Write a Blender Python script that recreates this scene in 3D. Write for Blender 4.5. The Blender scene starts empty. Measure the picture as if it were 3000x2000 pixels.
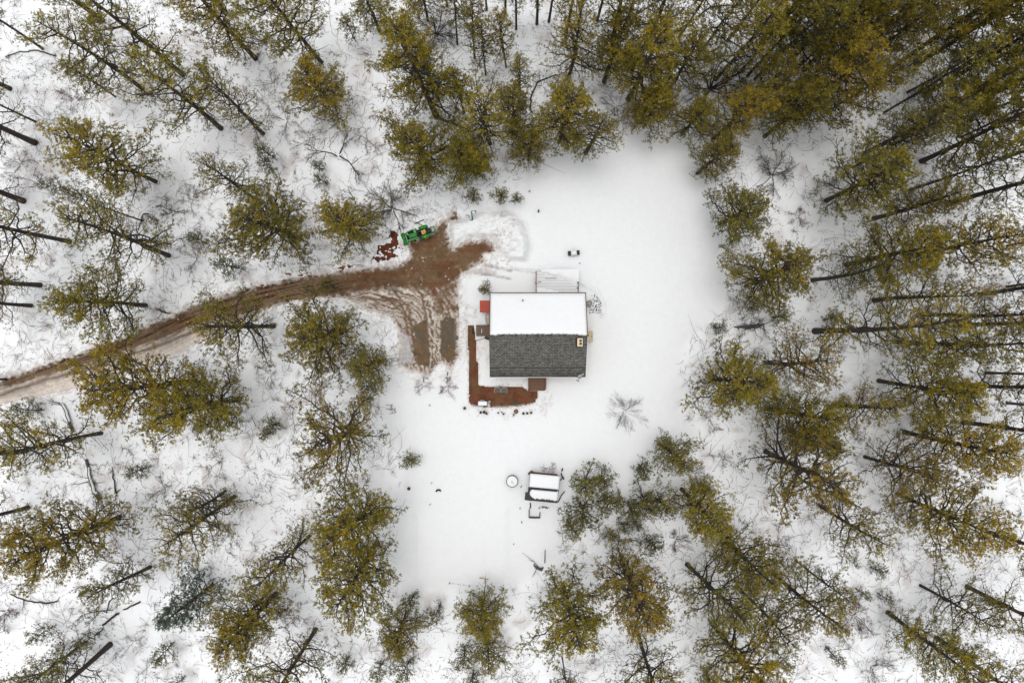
import bpy, math, random
import numpy as np
from mathutils import Vector, Matrix, Euler

# ------------------------------------------------------------------ camera, sky, sun, exposure
SC = bpy.context.scene
COL = SC.collection
CAM_H = 68.0
S = 0.034                                    # metres of ground per photograph pixel (3000 px wide)
cam_d = bpy.data.cameras.new("camera")
cam = bpy.data.objects.new("camera", cam_d)
COL.objects.link(cam)
cam.location = (0, 0, CAM_H)
cam.rotation_euler = (0, 0, 0)               # drone camera looking straight down
cam_d.sensor_width = 36.0
cam_d.lens = 24.0
cam_d.clip_start = 0.5
cam_d.clip_end = 2000.0
SC.camera = cam

SUN_EL, SUN_AZ = math.radians(83), math.radians(325)
world = bpy.data.worlds.new("World")
SC.world = world
world.use_nodes = True
wn, wl = world.node_tree.nodes, world.node_tree.links
sky = wn.new("ShaderNodeTexSky")
sky.sky_type = 'NISHITA'
sky.sun_disc = False
sky.sun_elevation = SUN_EL
sky.sun_rotation = SUN_AZ
sky.air_density = 3.0
sky.dust_density = 0.4
hsv = wn.new("ShaderNodeHueSaturation")      # overcast: the cloud layer takes the blue out of the sky
hsv.inputs["Saturation"].default_value = 0.10
wl.new(sky.outputs[0], hsv.inputs["Color"])
wl.new(hsv.outputs[0], wn["Background"].inputs["Color"])
wn["Background"].inputs["Strength"].default_value = 0.15
sun_d = bpy.data.lights.new("sun", 'SUN')
sun_d.energy = 1.1
sun_d.angle = math.radians(28)
sun_d.color = (1.0, 0.985, 0.965)
sun = bpy.data.objects.new("sun", sun_d)
COL.objects.link(sun)
sun.rotation_euler = (math.radians(90) - SUN_EL, 0, math.radians(180) - SUN_AZ)
sun.location = (0, 0, 90)
SC.view_settings.view_transform = 'Standard'
SC.view_settings.look = 'None'
SC.view_settings.gamma = 1.0
SC.view_settings.exposure = 0.10
SC.cycles.max_bounces = 8
SC.cycles.diffuse_bounces = 6

# ------------------------------------------------------------------ helpers
def P(px, py, z=0.0):
    """photo pixel -> world point at height z"""
    k = S * (CAM_H - z) / CAM_H
    return Vector(((px - 1500) * k, (1000 - py) * k, z))

def tag(o, label=None, cat=None, group=None, kind=None):
    if label: o["label"] = label
    if cat: o["category"] = cat
    if group: o["group"] = group
    if kind: o["kind"] = kind
    return o

def empty(name, loc, rz=0.0, label=None, cat=None, group=None):
    o = bpy.data.objects.new(name, None)
    COL.objects.link(o)
    o.location = loc
    o.rotation_euler = (0, 0, rz)
    o.empty_display_size = 0.2
    return tag(o, label, cat, group)

class MB:
    """collects boxes, tubes, lathes into one mesh"""
    def __init__(s):
        s.v, s.f, s.m, s.n = [], [], [], 0
    def add(s, V, F, mat=0):
        V = np.asarray(V, float).reshape(-1, 3)
        for f in F:
            s.f.append(tuple(int(i) + s.n for i in f)); s.m.append(mat)
        s.v.append(V); s.n += len(V)
        return s
    def box(s, c, d, rz=0.0, mat=0, bev=0.0, rx=0.0, ry=0.0):
        x, y, z = d[0] / 2, d[1] / 2, d[2] / 2
        if bev <= 0:
            V = [(-x, -y, -z), (x, -y, -z), (x, y, -z), (-x, y, -z), (-x, -y, z), (x, -y, z), (x, y, z), (-x, y, z)]
            F = [(3, 2, 1, 0), (4, 5, 6, 7), (0, 1, 5, 4), (1, 2, 6, 5), (2, 3, 7, 6), (3, 0, 4, 7)]
        else:
            b = min(bev, x * .9, y * .9, z * .9)
            V = []
            for zz, ins in ((-z, b), (-z + b, 0), (z - b, 0), (z, b)):
                X, Y = x - ins, y - ins
                V += [(-X + b, -Y, zz), (X - b, -Y, zz), (X, -Y + b, zz), (X, Y - b, zz), (X - b, Y, zz), (-X + b, Y, zz), (-X, Y - b, zz), (-X, -Y + b, zz)]
            F = [tuple(range(7, -1, -1)), tuple(range(24, 32))]
            for r in range(3):
                for k in range(8):
                    F.append((r * 8 + k, r * 8 + (k + 1) % 8, r * 8 + 8 + (k + 1) % 8, r * 8 + 8 + k))
        M = Euler((rx, ry, rz)).to_matrix()
        V = [M @ Vector(p) + Vector(c) for p in V]
        return s.add([tuple(p) for p in V], F, mat)
    def tube(s, pts, rad, sides=6, mat=0, cap=True):
        pts = np.asarray(pts, float)
        n = len(pts)
        rad = np.broadcast_to(np.asarray(rad, float), (n,))
        t = np.gradient(pts, axis=0)
        t /= np.linalg.norm(t, axis=1, keepdims=True) + 1e-9
        mt = t.mean(axis=0)
        ref = np.array((0, 0, 1.0)) if abs(mt[2]) < 0.8 else np.array((1.0, 0, 0))
        a = np.cross(t, ref); a /= np.linalg.norm(a, axis=1, keepdims=True) + 1e-9
        b = np.cross(t, a)
        th = np.arange(sides) * 2 * math.pi / sides
        V = pts[:, None, :] + rad[:, None, None] * (np.cos(th)[None, :, None] * a[:, None, :] + np.sin(th)[None, :, None] * b[:, None, :])
        F = []
        for i in range(n - 1):
            for k in range(sides):
                k2 = (k + 1) % sides
                F.append((i * sides + k, i * sides + k2, (i + 1) * sides + k2, (i + 1) * sides + k))
        if cap:
            F.append(tuple(range(sides - 1, -1, -1)))
            F.append(tuple((n - 1) * sides + k for k in range(sides)))
        return s.add(V.reshape(-1, 3), F, mat)
    def lathe(s, prof, c=(0, 0, 0), sides=20, mat=0, M=None):
        V, F = [], []
        for r, z in prof:
            for k in range(sides):
                a = 2 * math.pi * k / sides
                p = Vector((r * math.cos(a), r * math.sin(a), z))
                if M is not None: p = M @ p
                V.append(tuple(p + Vector(c)))
        n = len(prof)
        for i in range(n - 1):
            for k in range(sides):
                k2 = (k + 1) % sides
                F.append((i * sides + k, i * sides + k2, (i + 1) * sides + k2, (i + 1) * sides + k))
        F.append(tuple(range(sides - 1, -1, -1)))
        F.append(tuple((n - 1) * sides + k for k in range(sides)))
        return s.add(V, F, mat)
    def prism(s, poly, z0, z1, mat=0):
        n = len(poly)
        V = [(x, y, z0) for x, y in poly] + [(x, y, z1) for x, y in poly]
        F = [tuple(range(n - 1, -1, -1)), tuple(range(n, 2 * n))] + [(i, (i + 1) % n, n + (i + 1) % n, n + i) for i in range(n)]
        return s.add(V, F, mat)
    def mesh(s, name, mats, smooth=False, col=None):
        V = np.concatenate(s.v) if s.v else np.zeros((0, 3))
        return mk_mesh(name, V, s.f, mats, s.m, smooth, col)
    def build(s, name, mats, parent=None, smooth=False):
        if not isinstance(mats, (list, tuple)): mats = [mats]
        o = bpy.data.objects.new(name, s.mesh(name, mats, smooth))
        COL.objects.link(o)
        if parent is not None: o.parent = parent
        return o

def mk_mesh(name, V, F, mats, mi=None, smooth=False, col=None):
    me = bpy.data.meshes.new(name)
    V = np.asarray(V, np.float32)
    if isinstance(F, np.ndarray):
        n = len(F); k = F.shape[1]
        tot = np.full(n, k, np.int32); start = np.arange(n, dtype=np.int32) * k; idx = F.astype(np.int32).ravel()
    else:
        tot = np.array([len(f) for f in F], np.int32)
        start = np.concatenate(([0], np.cumsum(tot)[:-1])).astype(np.int32)
        idx = np.array([i for f in F for i in f], np.int32); n = len(F)
    me.vertices.add(len(V)); me.vertices.foreach_set("co", V.ravel())
    me.loops.add(len(idx)); me.loops.foreach_set("vertex_index", idx)
    me.polygons.add(n); me.polygons.foreach_set("loop_start", start); me.polygons.foreach_set("loop_total", tot)
    for m in mats: me.materials.append(m)
    if mi is not None: me.polygons.foreach_set("material_index", np.asarray(mi, np.int32))
    if smooth is not None: me.polygons.foreach_set("use_smooth", np.full(n, bool(smooth)))
    if col is not None:
        a = me.color_attributes.new("col", 'FLOAT_COLOR', 'POINT')
        c = np.ones((len(V), 4), np.float32); c[:, :3] = col
        a.data.foreach_set("color", c.ravel())
    me.update(calc_edges=True)
    return me

def copy_tree(o, parent=None):
    c = o.copy()
    COL.objects.link(c)
    if parent is not None: c.parent = parent
    for ch in list(o.children):
        copy_tree(ch, c)
    return c

# ------------------------------------------------------------------ noise
def _h(ix, iy, seed):
    n = (ix.astype(np.int64) * 374761393 + iy.astype(np.int64) * 668265263 + seed * 974634777) & 0xffffffff
    n = ((n ^ (n >> 13)) * 1274126177) & 0xffffffff
    return ((n ^ (n >> 16)) & 0xffff) / 65535.0
def vn(x, y, seed=0):
    ix, iy = np.floor(x), np.floor(y)
    fx, fy = x - ix, y - iy
    fx = fx * fx * (3 - 2 * fx); fy = fy * fy * (3 - 2 * fy)
    a, b = _h(ix, iy, seed), _h(ix + 1, iy, seed)
    c, d = _h(ix, iy + 1, seed), _h(ix + 1, iy + 1, seed)
    return a + (b - a) * fx + (c - a) * fy + (a - b - c + d) * fx * fy
def fbm(x, y, seed=0, octv=4):
    s, a, t = 0, 0.5, 0
    for k in range(octv):
        s = s + a * vn(x, y, seed + k * 17); t += a; a *= 0.5; x = x * 2.03 + 5.1; y = y * 2.03 + 9.7
    return s / t
def sst(a, b, x):
    t = np.clip((x - a) / (b - a), 0, 1)
    return t * t * (3 - 2 * t)
def sdf(poly, X, Y):
    """signed distance in px to a closed polygon; negative inside"""
    d = np.full(X.shape, 1e12); ins = np.zeros(X.shape, bool)
    n = len(poly)
    for i in range(n):
        ax, ay = poly[i]; bx, by = poly[(i + 1) % n]
        ex, ey = bx - ax, by - ay
        t = np.clip(((X - ax) * ex + (Y - ay) * ey) / (ex * ex + ey * ey + 1e-9), 0, 1)
        d = np.minimum(d, (X - ax - t * ex) ** 2 + (Y - ay - t * ey) ** 2)
        c = (ay > Y) != (by > Y)
        xi = ax + (Y - ay) / (ey if ey != 0 else 1e-9) * ex
        ins ^= c & (X < xi)
    d = np.sqrt(d)
    return np.where(ins, -d, d)
def lined(pts, X, Y):
    """distance in px to an open polyline"""
    d = np.full(X.shape, 1e12)
    for (ax, ay), (bx, by) in zip(pts, pts[1:]):
        ex, ey = bx - ax, by - ay
        t = np.clip(((X - ax) * ex + (Y - ay) * ey) / (ex * ex + ey * ey + 1e-9), 0, 1)
        d = np.minimum(d, (X - ax - t * ex) ** 2 + (Y - ay - t * ey) ** 2)
    return np.sqrt(d)

# ------------------------------------------------------------------ materials
def new_mat(name):
    m = bpy.data.materials.new(name); m.use_nodes = True
    nt = m.node_tree
    return m, nt.nodes, nt.links, nt.nodes["Principled BSDF"]
def simple(name, rgb, rough=0.7, var=0.25, scale=6.0, metal=0.0, spec=0.3, bump=0.0, stretch=None):
    m, n, l, b = new_mat(name)
    tc = n.new("ShaderNodeTexCoord"); no = n.new("ShaderNodeTexNoise")
    no.inputs["Scale"].default_value = scale; no.inputs["Detail"].default_value = 5
    if stretch:
        mp = n.new("ShaderNodeMapping"); mp.inputs["Scale"].default_value = stretch
        l.new(tc.outputs["Object"], mp.inputs[0]); l.new(mp.outputs[0], no.inputs["Vector"])
    else:
        l.new(tc.outputs["Object"], no.inputs["Vector"])
    mr = n.new("ShaderNodeMapRange")
    mr.inputs[1].default_value = 0.3; mr.inputs[2].default_value = 0.7
    mr.inputs[3].default_value = 1 - var; mr.inputs[4].default_value = 1 + var
    l.new(no.outputs["Fac"], mr.inputs[0])
    mx = n.new("ShaderNodeVectorMath"); mx.operation = 'SCALE'
    mx.inputs[0].default_value = rgb
    l.new(mr.outputs[0], mx.inputs["Scale"]); l.new(mx.outputs[0], b.inputs["Base Color"])
    b.inputs["Roughness"].default_value = rough; b.inputs["Metallic"].default_value = metal
    b.inputs["Specular IOR Level"].default_value = spec
    if bump:
        bp = n.new("ShaderNodeBump"); bp.inputs["Strength"].default_value = bump; bp.inputs["Distance"].default_value = 0.02
        l.new(no.outputs["Fac"], bp.inputs["Height"]); l.new(bp.outputs[0], b.inputs["Normal"])
    return m
def attr_mat(name, rough=0.8, spec=0.2, var=0.12, scales=(3.0, 20.0), bump=0.3, bdist=0.05):
    """colour from the mesh's own 'col' attribute, broken up by noise, with a bumpy surface"""
    m, n, l, b = new_mat(name)
    at = n.new("ShaderNodeAttribute"); at.attribute_name = "col"
    tc = n.new("ShaderNodeTexCoord")
    n1 = n.new("ShaderNodeTexNoise"); n1.inputs["Scale"].default_value = scales[0]; n1.inputs["Detail"].default_value = 6
    n2 = n.new("ShaderNodeTexNoise"); n2.inputs["Scale"].default_value = scales[1]; n2.inputs["Detail"].default_value = 4
    for x in (n1, n2): l.new(tc.outputs["Object"], x.inputs["Vector"])
    ad = n.new("ShaderNodeMath"); ad.operation = 'ADD'
    l.new(n1.outputs["Fac"], ad.inputs[0]); l.new(n2.outputs["Fac"], ad.inputs[1])
    mr = n.new("ShaderNodeMapRange"); mr.inputs[1].default_value = 0.65; mr.inputs[2].default_value = 1.35
    mr.inputs[3].default_value = 1 - var; mr.inputs[4].default_value = 1 + var
    l.new(ad.outputs[0], mr.inputs[0])
    mx = n.new("ShaderNodeVectorMath"); mx.operation = 'SCALE'
    l.new(at.outputs["Color"], mx.inputs[0]); l.new(mr.outputs[0], mx.inputs["Scale"])
    l.new(mx.outputs[0], b.inputs["Base Color"])
    b.inputs["Roughness"].default_value = rough; b.inputs["Specular IOR Level"].default_value = spec
    bp = n.new("ShaderNodeBump"); bp.inputs["Strength"].default_value = bump; bp.inputs["Distance"].default_value = bdist
    l.new(ad.outputs[0], bp.inputs["Height"]); l.new(bp.outputs[0], b.inputs["Normal"])
    return m
def foliage_mat(name):
    m, n, l, b = new_mat(name)
    at = n.new("ShaderNodeAttribute"); at.attribute_name = "col"
    oi = n.new("ShaderNodeObjectInfo")
    mx = n.new("ShaderNodeVectorMath"); mx.operation = 'MULTIPLY'
    l.new(at.outputs["Color"], mx.inputs[0]); l.new(oi.outputs["Color"], mx.inputs[1])
    l.new(mx.outputs[0], b.inputs["Base Color"])
    b.inputs["Roughness"].default_value = 0.65; b.inputs["Specular IOR Level"].default_value = 0.15
    tr = n.new("ShaderNodeBsdfTranslucent"); l.new(mx.outputs[0], tr.inputs["Color"])
    ms = n.new("ShaderNodeMixShader"); ms.inputs[0].default_value = 0.45
    l.new(b.outputs[0], ms.inputs[1]); l.new(tr.outputs[0], ms.inputs[2])
    l.new(ms.outputs[0], n["Material Output"].inputs["Surface"])
    return m

M = {}
M['snow'] = attr_mat('snow', rough=0.75, spec=0.15, var=0.025, scales=(1.6, 9.0), bump=0.35, bdist=0.12)
M['dirt'] = attr_mat('wet_dirt', rough=0.85, spec=0.08, var=0.28, scales=(2.2, 11.0), bump=0.45, bdist=0.06)
M['leaf'] = attr_mat('dead_leaf', rough=0.8, var=0.2)
M['needle'] = foliage_mat('pine_needles')
M['bark'] = simple('pine_bark', (0.048, 0.038, 0.033), 0.9, 0.45, 9.0, bump=0.6)
M['twig'] = simple('dark_twig', (0.040, 0.031, 0.025), 0.9, 0.3, 5.0)
M['redtwig'] = simple('red_brown_twig', (0.105, 0.058, 0.050), 0.9, 0.3, 5.0)
M['greytwig'] = simple('grey_twig', (0.11, 0.092, 0.085), 0.9, 0.3, 5.0)
M['capsnow'] = simple('cap_snow', (0.80, 0.805, 0.815), 0.7, 0.015, 2.0, spec=0.15, bump=0.15)
M['wood'] = simple('brown_deck_wood', (0.155, 0.085, 0.050), 0.7, 0.4, 7.0, stretch=(1, 12, 1))
M['woodv'] = simple('brown_landing_wood', (0.135, 0.092, 0.062), 0.7, 0.35, 7.0, stretch=(12, 1, 1))
M['darkwood'] = simple('dark_weathered_wood', (0.050, 0.038, 0.036), 0.85, 0.4, 6.0)
M['rail'] = simple('red_brown_rail', (0.13, 0.05, 0.035), 0.7, 0.3)
M['siding'] = simple('tan_log_siding', (0.42, 0.31, 0.19), 0.7, 0.15, 3.0, stretch=(1, 1, 14))
M['white'] = simple('white_trim', (0.78, 0.78, 0.78), 0.5, 0.05)
M['darktrim'] = simple('dark_trim', (0.045, 0.035, 0.035), 0.6, 0.2)
M['glass'] = simple('window_glass', (0.03, 0.035, 0.04), 0.08, 0.05, spec=0.6)
M['redmetal'] = simple('red_metal_roof', (0.40, 0.060, 0.032), 0.55, 0.12, 2.5)
M['tank'] = simple('beige_grey_paint', (0.36, 0.32, 0.26), 0.6, 0.2, 8.0)
M['beige'] = simple('beige_panel', (0.56, 0.46, 0.29), 0.6, 0.08, 4.0)
M['buff'] = simple('buff_chimney_brick', (0.48, 0.33, 0.19), 0.85, 0.2, 12.0)
M['buff_light'] = simple('pale_chimney_cap', (0.66, 0.53, 0.36), 0.8, 0.12, 8.0)
M['black'] = simple('black_plastic', (0.018, 0.017, 0.020), 0.6, 0.3)
M['rubber'] = simple('tyre_rubber', (0.022, 0.021, 0.021), 0.85, 0.3)
M['green'] = simple('tractor_green', (0.016, 0.235, 0.024), 0.55, 0.15, 3.0, spec=0.2)
M['dkgreen'] = simple('implement_green', (0.018, 0.085, 0.045), 0.5, 0.3)
M['yellow'] = simple('tractor_yellow', (0.62, 0.38, 0.04), 0.5, 0.12)
M['seat'] = simple('tan_yellow_seat', (0.66, 0.40, 0.13), 0.6, 0.12, 8.0)
M['grey'] = simple('grey_metal', (0.36, 0.37, 0.37), 0.5, 0.12)
M['resin'] = simple('grey_resin_weave', (0.27, 0.255, 0.23), 0.7, 0.25, 25.0)
M['resin_dk'] = simple('dark_resin_weave', (0.13, 0.12, 0.11), 0.8, 0.3, 25.0)
M['navy'] = simple('navy_ceramic', (0.018, 0.022, 0.045), 0.4, 0.2)
M['terra'] = simple('rust_clay', (0.30, 0.11, 0.04), 0.8, 0.25)
M['soil'] = simple('pot_soil', (0.04, 0.028, 0.022), 0.95, 0.3)
M['stone'] = simple('dark_wet_stone', (0.045, 0.036, 0.038), 0.8, 0.4, 9.0)
M['stem'] = simple('dead_stem', (0.20, 0.135, 0.085), 0.9, 0.3)
M['birch'] = simple('dead_grey_trunk', (0.10, 0.085, 0.08), 0.9, 0.4, 4.0)
# ------------------------------------------------------------------ ground: snow sheet, driveway, patio (all traced in photo pixels)
DRIVE = [(-900, 1480), (-300, 1235), (0, 1112), (150, 1060), (300, 1010), (420, 960), (560, 895), (680, 855), (760, 835), (850, 815), (950, 801), (1040, 787), (1110, 781),
         (1160, 776), (1184, 764), (1202, 753), (1198, 735), (1190, 712), (1230, 690), (1262, 682), (1275, 665), (1292, 645), (1307, 641), (1319, 632),
         (1328, 618), (1341, 628), (1345, 643), (1318, 645), (1311, 655), (1310, 675), (1316, 696), (1319, 714), (1328, 726), (1345, 718), (1369, 702),
         (1389, 703), (1428, 701), (1447, 714), (1450, 736), (1420, 748), (1415, 769), (1389, 779), (1372, 794), (1352, 801), (1343, 825), (1345, 892),
         (1345, 958), (1344, 1045), (1327, 1072), (1318, 1092), (1312, 1074), (1297, 1062), (1275, 1075), (1262, 1098), (1245, 1100), (1200, 1085), (1164, 1070), (1164, 958),
         (1142, 927), (1084, 912), (1039, 887), (1000, 872), (960, 871), (860, 883), (780, 906), (690, 946), (600, 992), (480, 1050), (350, 1098),
         (200, 1142), (80, 1168), (0, 1184), (-300, 1310), (-900, 1560)]
UPPER = DRIVE[0:16]
PATIO = [(1370, 953), (1391, 951), (1392, 984), (1396, 1002), (1397, 1059), (1401, 1066), (1402, 1130), (1434, 1132), (1529, 1132), (1544, 1143), (1575, 1146),
         (1577, 1162), (1571, 1170), (1567, 1178), (1555, 1184), (1519, 1191), (1480, 1194), (1436, 1193), (1398, 1192), (1380, 1189), (1374, 1174), (1374, 1100), (1371, 1020)]
MIX = [(1039, 889), (1020, 856), (1110, 846), (1160, 838), (1215, 842), (1262, 846), (1300, 838), (1348, 815), (1350, 960), (1345, 1085), (1262, 1105), (1160, 1075), (1160, 958), (1084, 915)]
PUD = [[(1289, 941), (1307, 927), (1329, 930), (1342, 945), (1343, 1039), (1327, 1057), (1318, 1085), (1307, 1056), (1291, 1034)],
       [(1209, 956), (1227, 945), (1249, 932), (1256, 981), (1258, 1048), (1258, 1075), (1218, 1066), (1216, 994)]]
SLUSH_PARK = [(1164, 965), (1200, 985), (1212, 1065), (1166, 1068)]
TRACKS = [[(1225, 800), (1275, 850), (1310, 900), (1325, 945)], [(1235, 792), (1290, 848), (1330, 905)], [(1190, 815), (1236, 866), (1250, 940)],
          [(1150, 850), (1195, 900), (1205, 960), (1216, 1050)], [(1250, 830), (1288, 880), (1300, 940)], [(1060, 870), (1140, 880), (1185, 920), (1195, 985)],
          [(1100, 862), (1170, 885), (1200, 940)]]
PILE = [(1313, 652), (1330, 646), (1352, 640), (1385, 625), (1430, 612), (1500, 615), (1540, 650), (1560, 720), (1545, 775), (1490, 770), (1452, 735), (1448, 712), (1428, 698), (1389, 700), (1369, 699), (1345, 715), (1328, 722), (1319, 712)]
CLEAR = [(1320, 640), (1420, 600), (1500, 570), (1640, 440), (1800, 390), (1960, 410), (2080, 470), (2090, 640), (2130, 800), (2120, 900), (2000, 1010), (1980, 1200), (2060, 1300), (1990, 1420),
         (1900, 1470), (1700, 1560), (1590, 1660), (1500, 1720), (1180, 1740), (1140, 1650), (1170, 1500), (1190, 1350), (1130, 1250), (1110, 1130), (1180, 1060), (1150, 960), (1080, 900), (1200, 800)]
STAINS = [([(1425, 650), (1470, 620), (1515, 640), (1520, 690), (1505, 785), (1440, 792), (1400, 800), (1455, 740)], (0.42, 0.31, 0.23), 7, 0.50),
          ([(1360, 1180), (1610, 1190), (1605, 1215), (1560, 1228), (1370, 1222)], (0.50, 0.44, 0.41), 8, 0.50),
          ([(1590, 1150), (1612, 1140), (1625, 1180), (1590, 1210), (1570, 1190)], (0.55, 0.49, 0.45), 7, 0.45),
          ([(1344, 880), (1395, 900), (1402, 935), (1370, 950), (1368, 1010), (1344, 1040)], (0.46, 0.39, 0.35), 9, 0.44),
          ([(1346, 800), (1420, 770), (1440, 800), (1400, 815)], (0.45, 0.37, 0.31), 6, 0.46),
          ([(1403, 1000), (1434, 1000), (1434, 1060), (1404, 1090)], (0.66, 0.58, 0.52), 12, 0.42),
          ([(1436, 1106), (1545, 1106), (1540, 1130), (1436, 1128)], (0.62, 0.56, 0.53), 8, 0.52),
          ([(1180, 1085), (1345, 1085), (1350, 1130), (1300, 1165), (1160, 1130)], (0.58, 0.50, 0.45), 9, 0.52),
          ([(1060, 905), (1140, 930), (1160, 960), (1120, 985), (1070, 950)], (0.62, 0.57, 0.54), 10, 0.52),
          ([(1140, 640), (1270, 600), (1330, 600), (1300, 640), (1270, 675), (1200, 690), (1150, 690)], (0.44, 0.35, 0.32), 6, 0.52),
          ([(940, 805), (1180, 765), (1190, 725), (1100, 740), (1000, 775)], (0.50, 0.40, 0.34), 7, 0.55),
          ([(1040, 590), (1240, 570), (1320, 600), (1200, 640), (1080, 660)], (0.48, 0.38, 0.34), 7, 0.55),
          ([(-50, 1040), (600, 810), (950, 780), (950, 798), (560, 890), (-50, 1125)], (0.60, 0.50, 0.42), 9, 0.56),
          ([(0, 1190), (200, 1146), (480, 1056), (780, 912), (1000, 876), (1000, 884), (780, 925), (480, 1075), (0, 1210)], (0.58, 0.53, 0.50), 9, 0.48)]
PATHS = [([(1420, 777), (1470, 787), (1498, 794)], 5, (0.40, 0.385, 0.38)), ([(1395, 800), (1440, 805), (1470, 812), (1497, 817)], 4.5, (0.36, 0.345, 0.34)),
         ([(1370, 800), (1420, 792), (1450, 800)], 7, (0.52, 0.48, 0.46)), ([(1500, 790), (1565, 800)], 1.6, (0.45, 0.42, 0.40)), ([(1036, 925), (1065, 940)], 7, (0.58, 0.57, 0.58))]

def drive_d(GX, GY):
    return sdf(DRIVE, GX, GY) + (fbm(GX / 9, GY / 9, 3) - 0.5) * 9 + (fbm(GX / 3.5, GY / 3.5, 8) - 0.5) * 4
def height(GX, GY):
    inf = (GX > -60) & (GX < 3060) & (GY > -60) & (GY < 2060)
    cl = sdf(CLEAR, GX, GY)
    forest = sst(-15, 25, cl)
    h = 0.30 * (fbm(GX / 330, GY / 330, 1) - 0.5) + forest * (0.22 * (fbm(GX / 55, GY / 55, 2) - 0.5) + 0.10 * (fbm(GX / 16, GY / 16, 4) - 0.5))
    h = h + (1 - forest) * 0.05 * (fbm(GX / 45, GY / 45, 5) - 0.5)
    d = sdf(DRIVE, GX, GY)
    h = h + 0.16 * np.exp(-((d - 14) / 9.0) ** 2) * (0.3 + 1.2 * fbm(GX / 20, GY / 20, 6))
    h = h - 0.20 * (1 - sst(-6, 3, d))
    pd = sdf(PATIO, GX, GY)
    h = h - 0.20 * (1 - sst(-3, 1.5, pd))
    pl = sdf(PILE, GX, GY)
    h = h + sst(3, -28, pl) * (0.35 + 0.9 * fbm(GX / 26, GY / 14, 7))
    h = h + 0.10 * np.exp(-((pl - 0) / 4.0) ** 2) * fbm(GX / 8, GY / 8, 12)
    # ridge of shovelled snow round the two decks, and the raised garden bed below the coop
    dk = lined([(1500, 780), (1575, 788), (1640, 806), (1700, 826), (1745, 850), (1768, 890), (1765, 925)], GX, GY)
    h = h + 0.22 * np.exp(-(dk / 7.0) ** 2) * (0.4 + fbm(GX / 12, GY / 12, 9))
    gb = sdf([(1214, 1500), (1490, 1480), (1492, 1690), (1214, 1700)], GX, GY)
    h = h + 0.16 * sst(4, -14, gb) + 0.03 * np.exp(-(gb / 5) ** 2)
    pt = np.minimum(lined([(1490, 1230), (1520, 1280), (1528, 1330)], GX, GY), lined([(1200, 1240), (1180, 1320)], GX, GY) + 4)
    h = h - 0.07 * np.exp(-(pt / 5.0) ** 2)
    return np.where(inf | True, h, 0)
def hz(px, py):
    return float(height(np.array([float(px)]), np.array([float(py)]))[0])

xs = np.concatenate([np.linspace(-9000, -300, 12), np.arange(-240, 0, 20), np.arange(0, 1800, 3.0), np.arange(1800, 3000, 10.0), np.arange(3000, 3240, 20), np.linspace(3300, 12000, 12)])
ys = np.concatenate([np.linspace(-9000, -300, 12), np.arange(-240, 0, 20), np.arange(0, 590, 10.0), np.arange(590, 1300, 3.0), np.arange(1300, 2000, 10.0), np.arange(2000, 2240, 20), np.linspace(2300, 11000, 12)])
GX, GY = np.meshgrid(xs, ys)
HH = height(GX, GY)
nyg, nxg = GX.shape
IDX = np.arange(nyg * nxg).reshape(nyg, nxg)
QUADS = np.stack([IDX[1:, :-1], IDX[1:, 1:], IDX[:-1, 1:], IDX[:-1, :-1]], -1).reshape(-1, 4)
def world_xyz(dz=0.0):
    return np.stack([(GX - 1500) * S, (1000 - GY) * S, HH + dz], -1).reshape(-1, 3)

# snow colours: clean in the clearing, brown-stained where leaves and slush lie
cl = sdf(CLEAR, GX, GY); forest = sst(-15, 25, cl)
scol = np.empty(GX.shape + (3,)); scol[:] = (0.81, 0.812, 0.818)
scol = scol * (1 - forest[..., None]) + np.array((0.905, 0.905, 0.92)) * forest[..., None]   # forest snow coloured lighter to offset the shade under the trees
st = forest * sst(0.56, 0.78, fbm(GX / 38, GY / 38, 21)) * (0.25 + 0.75 * fbm(GX / 9, GY / 9, 22)) * 0.75
scol = scol * (1 - st[..., None]) + np.array((0.50, 0.43, 0.41)) * st[..., None]
for poly, c, sc_, th in STAINS:
    a = 0.72 * sst(8, -8, sdf(poly, GX, GY) + (fbm(GX / 14, GY / 14, 30) - .5) * 22) * sst(th, th + 0.22, 0.45 * fbm(GX / sc_, GY / sc_, 31) + 0.55 * fbm(GX / (sc_ * .38), GY / (sc_ * .38), 32))
    scol = scol * (1 - a[..., None]) + np.array(c) * a[..., None]
for pts, w, c in PATHS:
    a = sst(w + 1.5, w - 2.5, lined(pts, GX, GY) + (fbm(GX / 7, GY / 7, 33) - .5) * 5) * (0.45 + 0.55 * sst(.35, .6, fbm(GX / 8, GY / 8, 34)))
    scol = scol * (1 - a[..., None]) + np.array(c) * a[..., None]
ed_ = sdf(DRIVE, GX, GY)                                           # splashed and trodden snow along the driveway
a = sst(22, 2, ed_ + (fbm(GX / 11, GY / 11, 36) - .5) * 26) * sst(.40, .62, .5 * fbm(GX / 9, GY / 9, 37) + .5 * fbm(GX / 4, GY / 4, 38)) * .75
scol = scol * (1 - a[..., None]) + np.array((0.50, 0.42, 0.36)) * a[..., None]
a = sst(9, 1, np.abs(sdf(PATIO, GX, GY)) + (fbm(GX / 8, GY / 8, 39) - .5) * 12) * sst(.45, .6, fbm(GX / 4.5, GY / 4.5, 40)) * .7
scol = scol * (1 - a[..., None]) + np.array((0.52, 0.43, 0.38)) * a[..., None]
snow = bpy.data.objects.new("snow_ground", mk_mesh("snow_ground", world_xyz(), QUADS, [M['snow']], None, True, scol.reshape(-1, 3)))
COL.objects.link(snow); tag(snow, "white snow covering the clearing and the forest floor", None, kind='structure')

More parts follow.
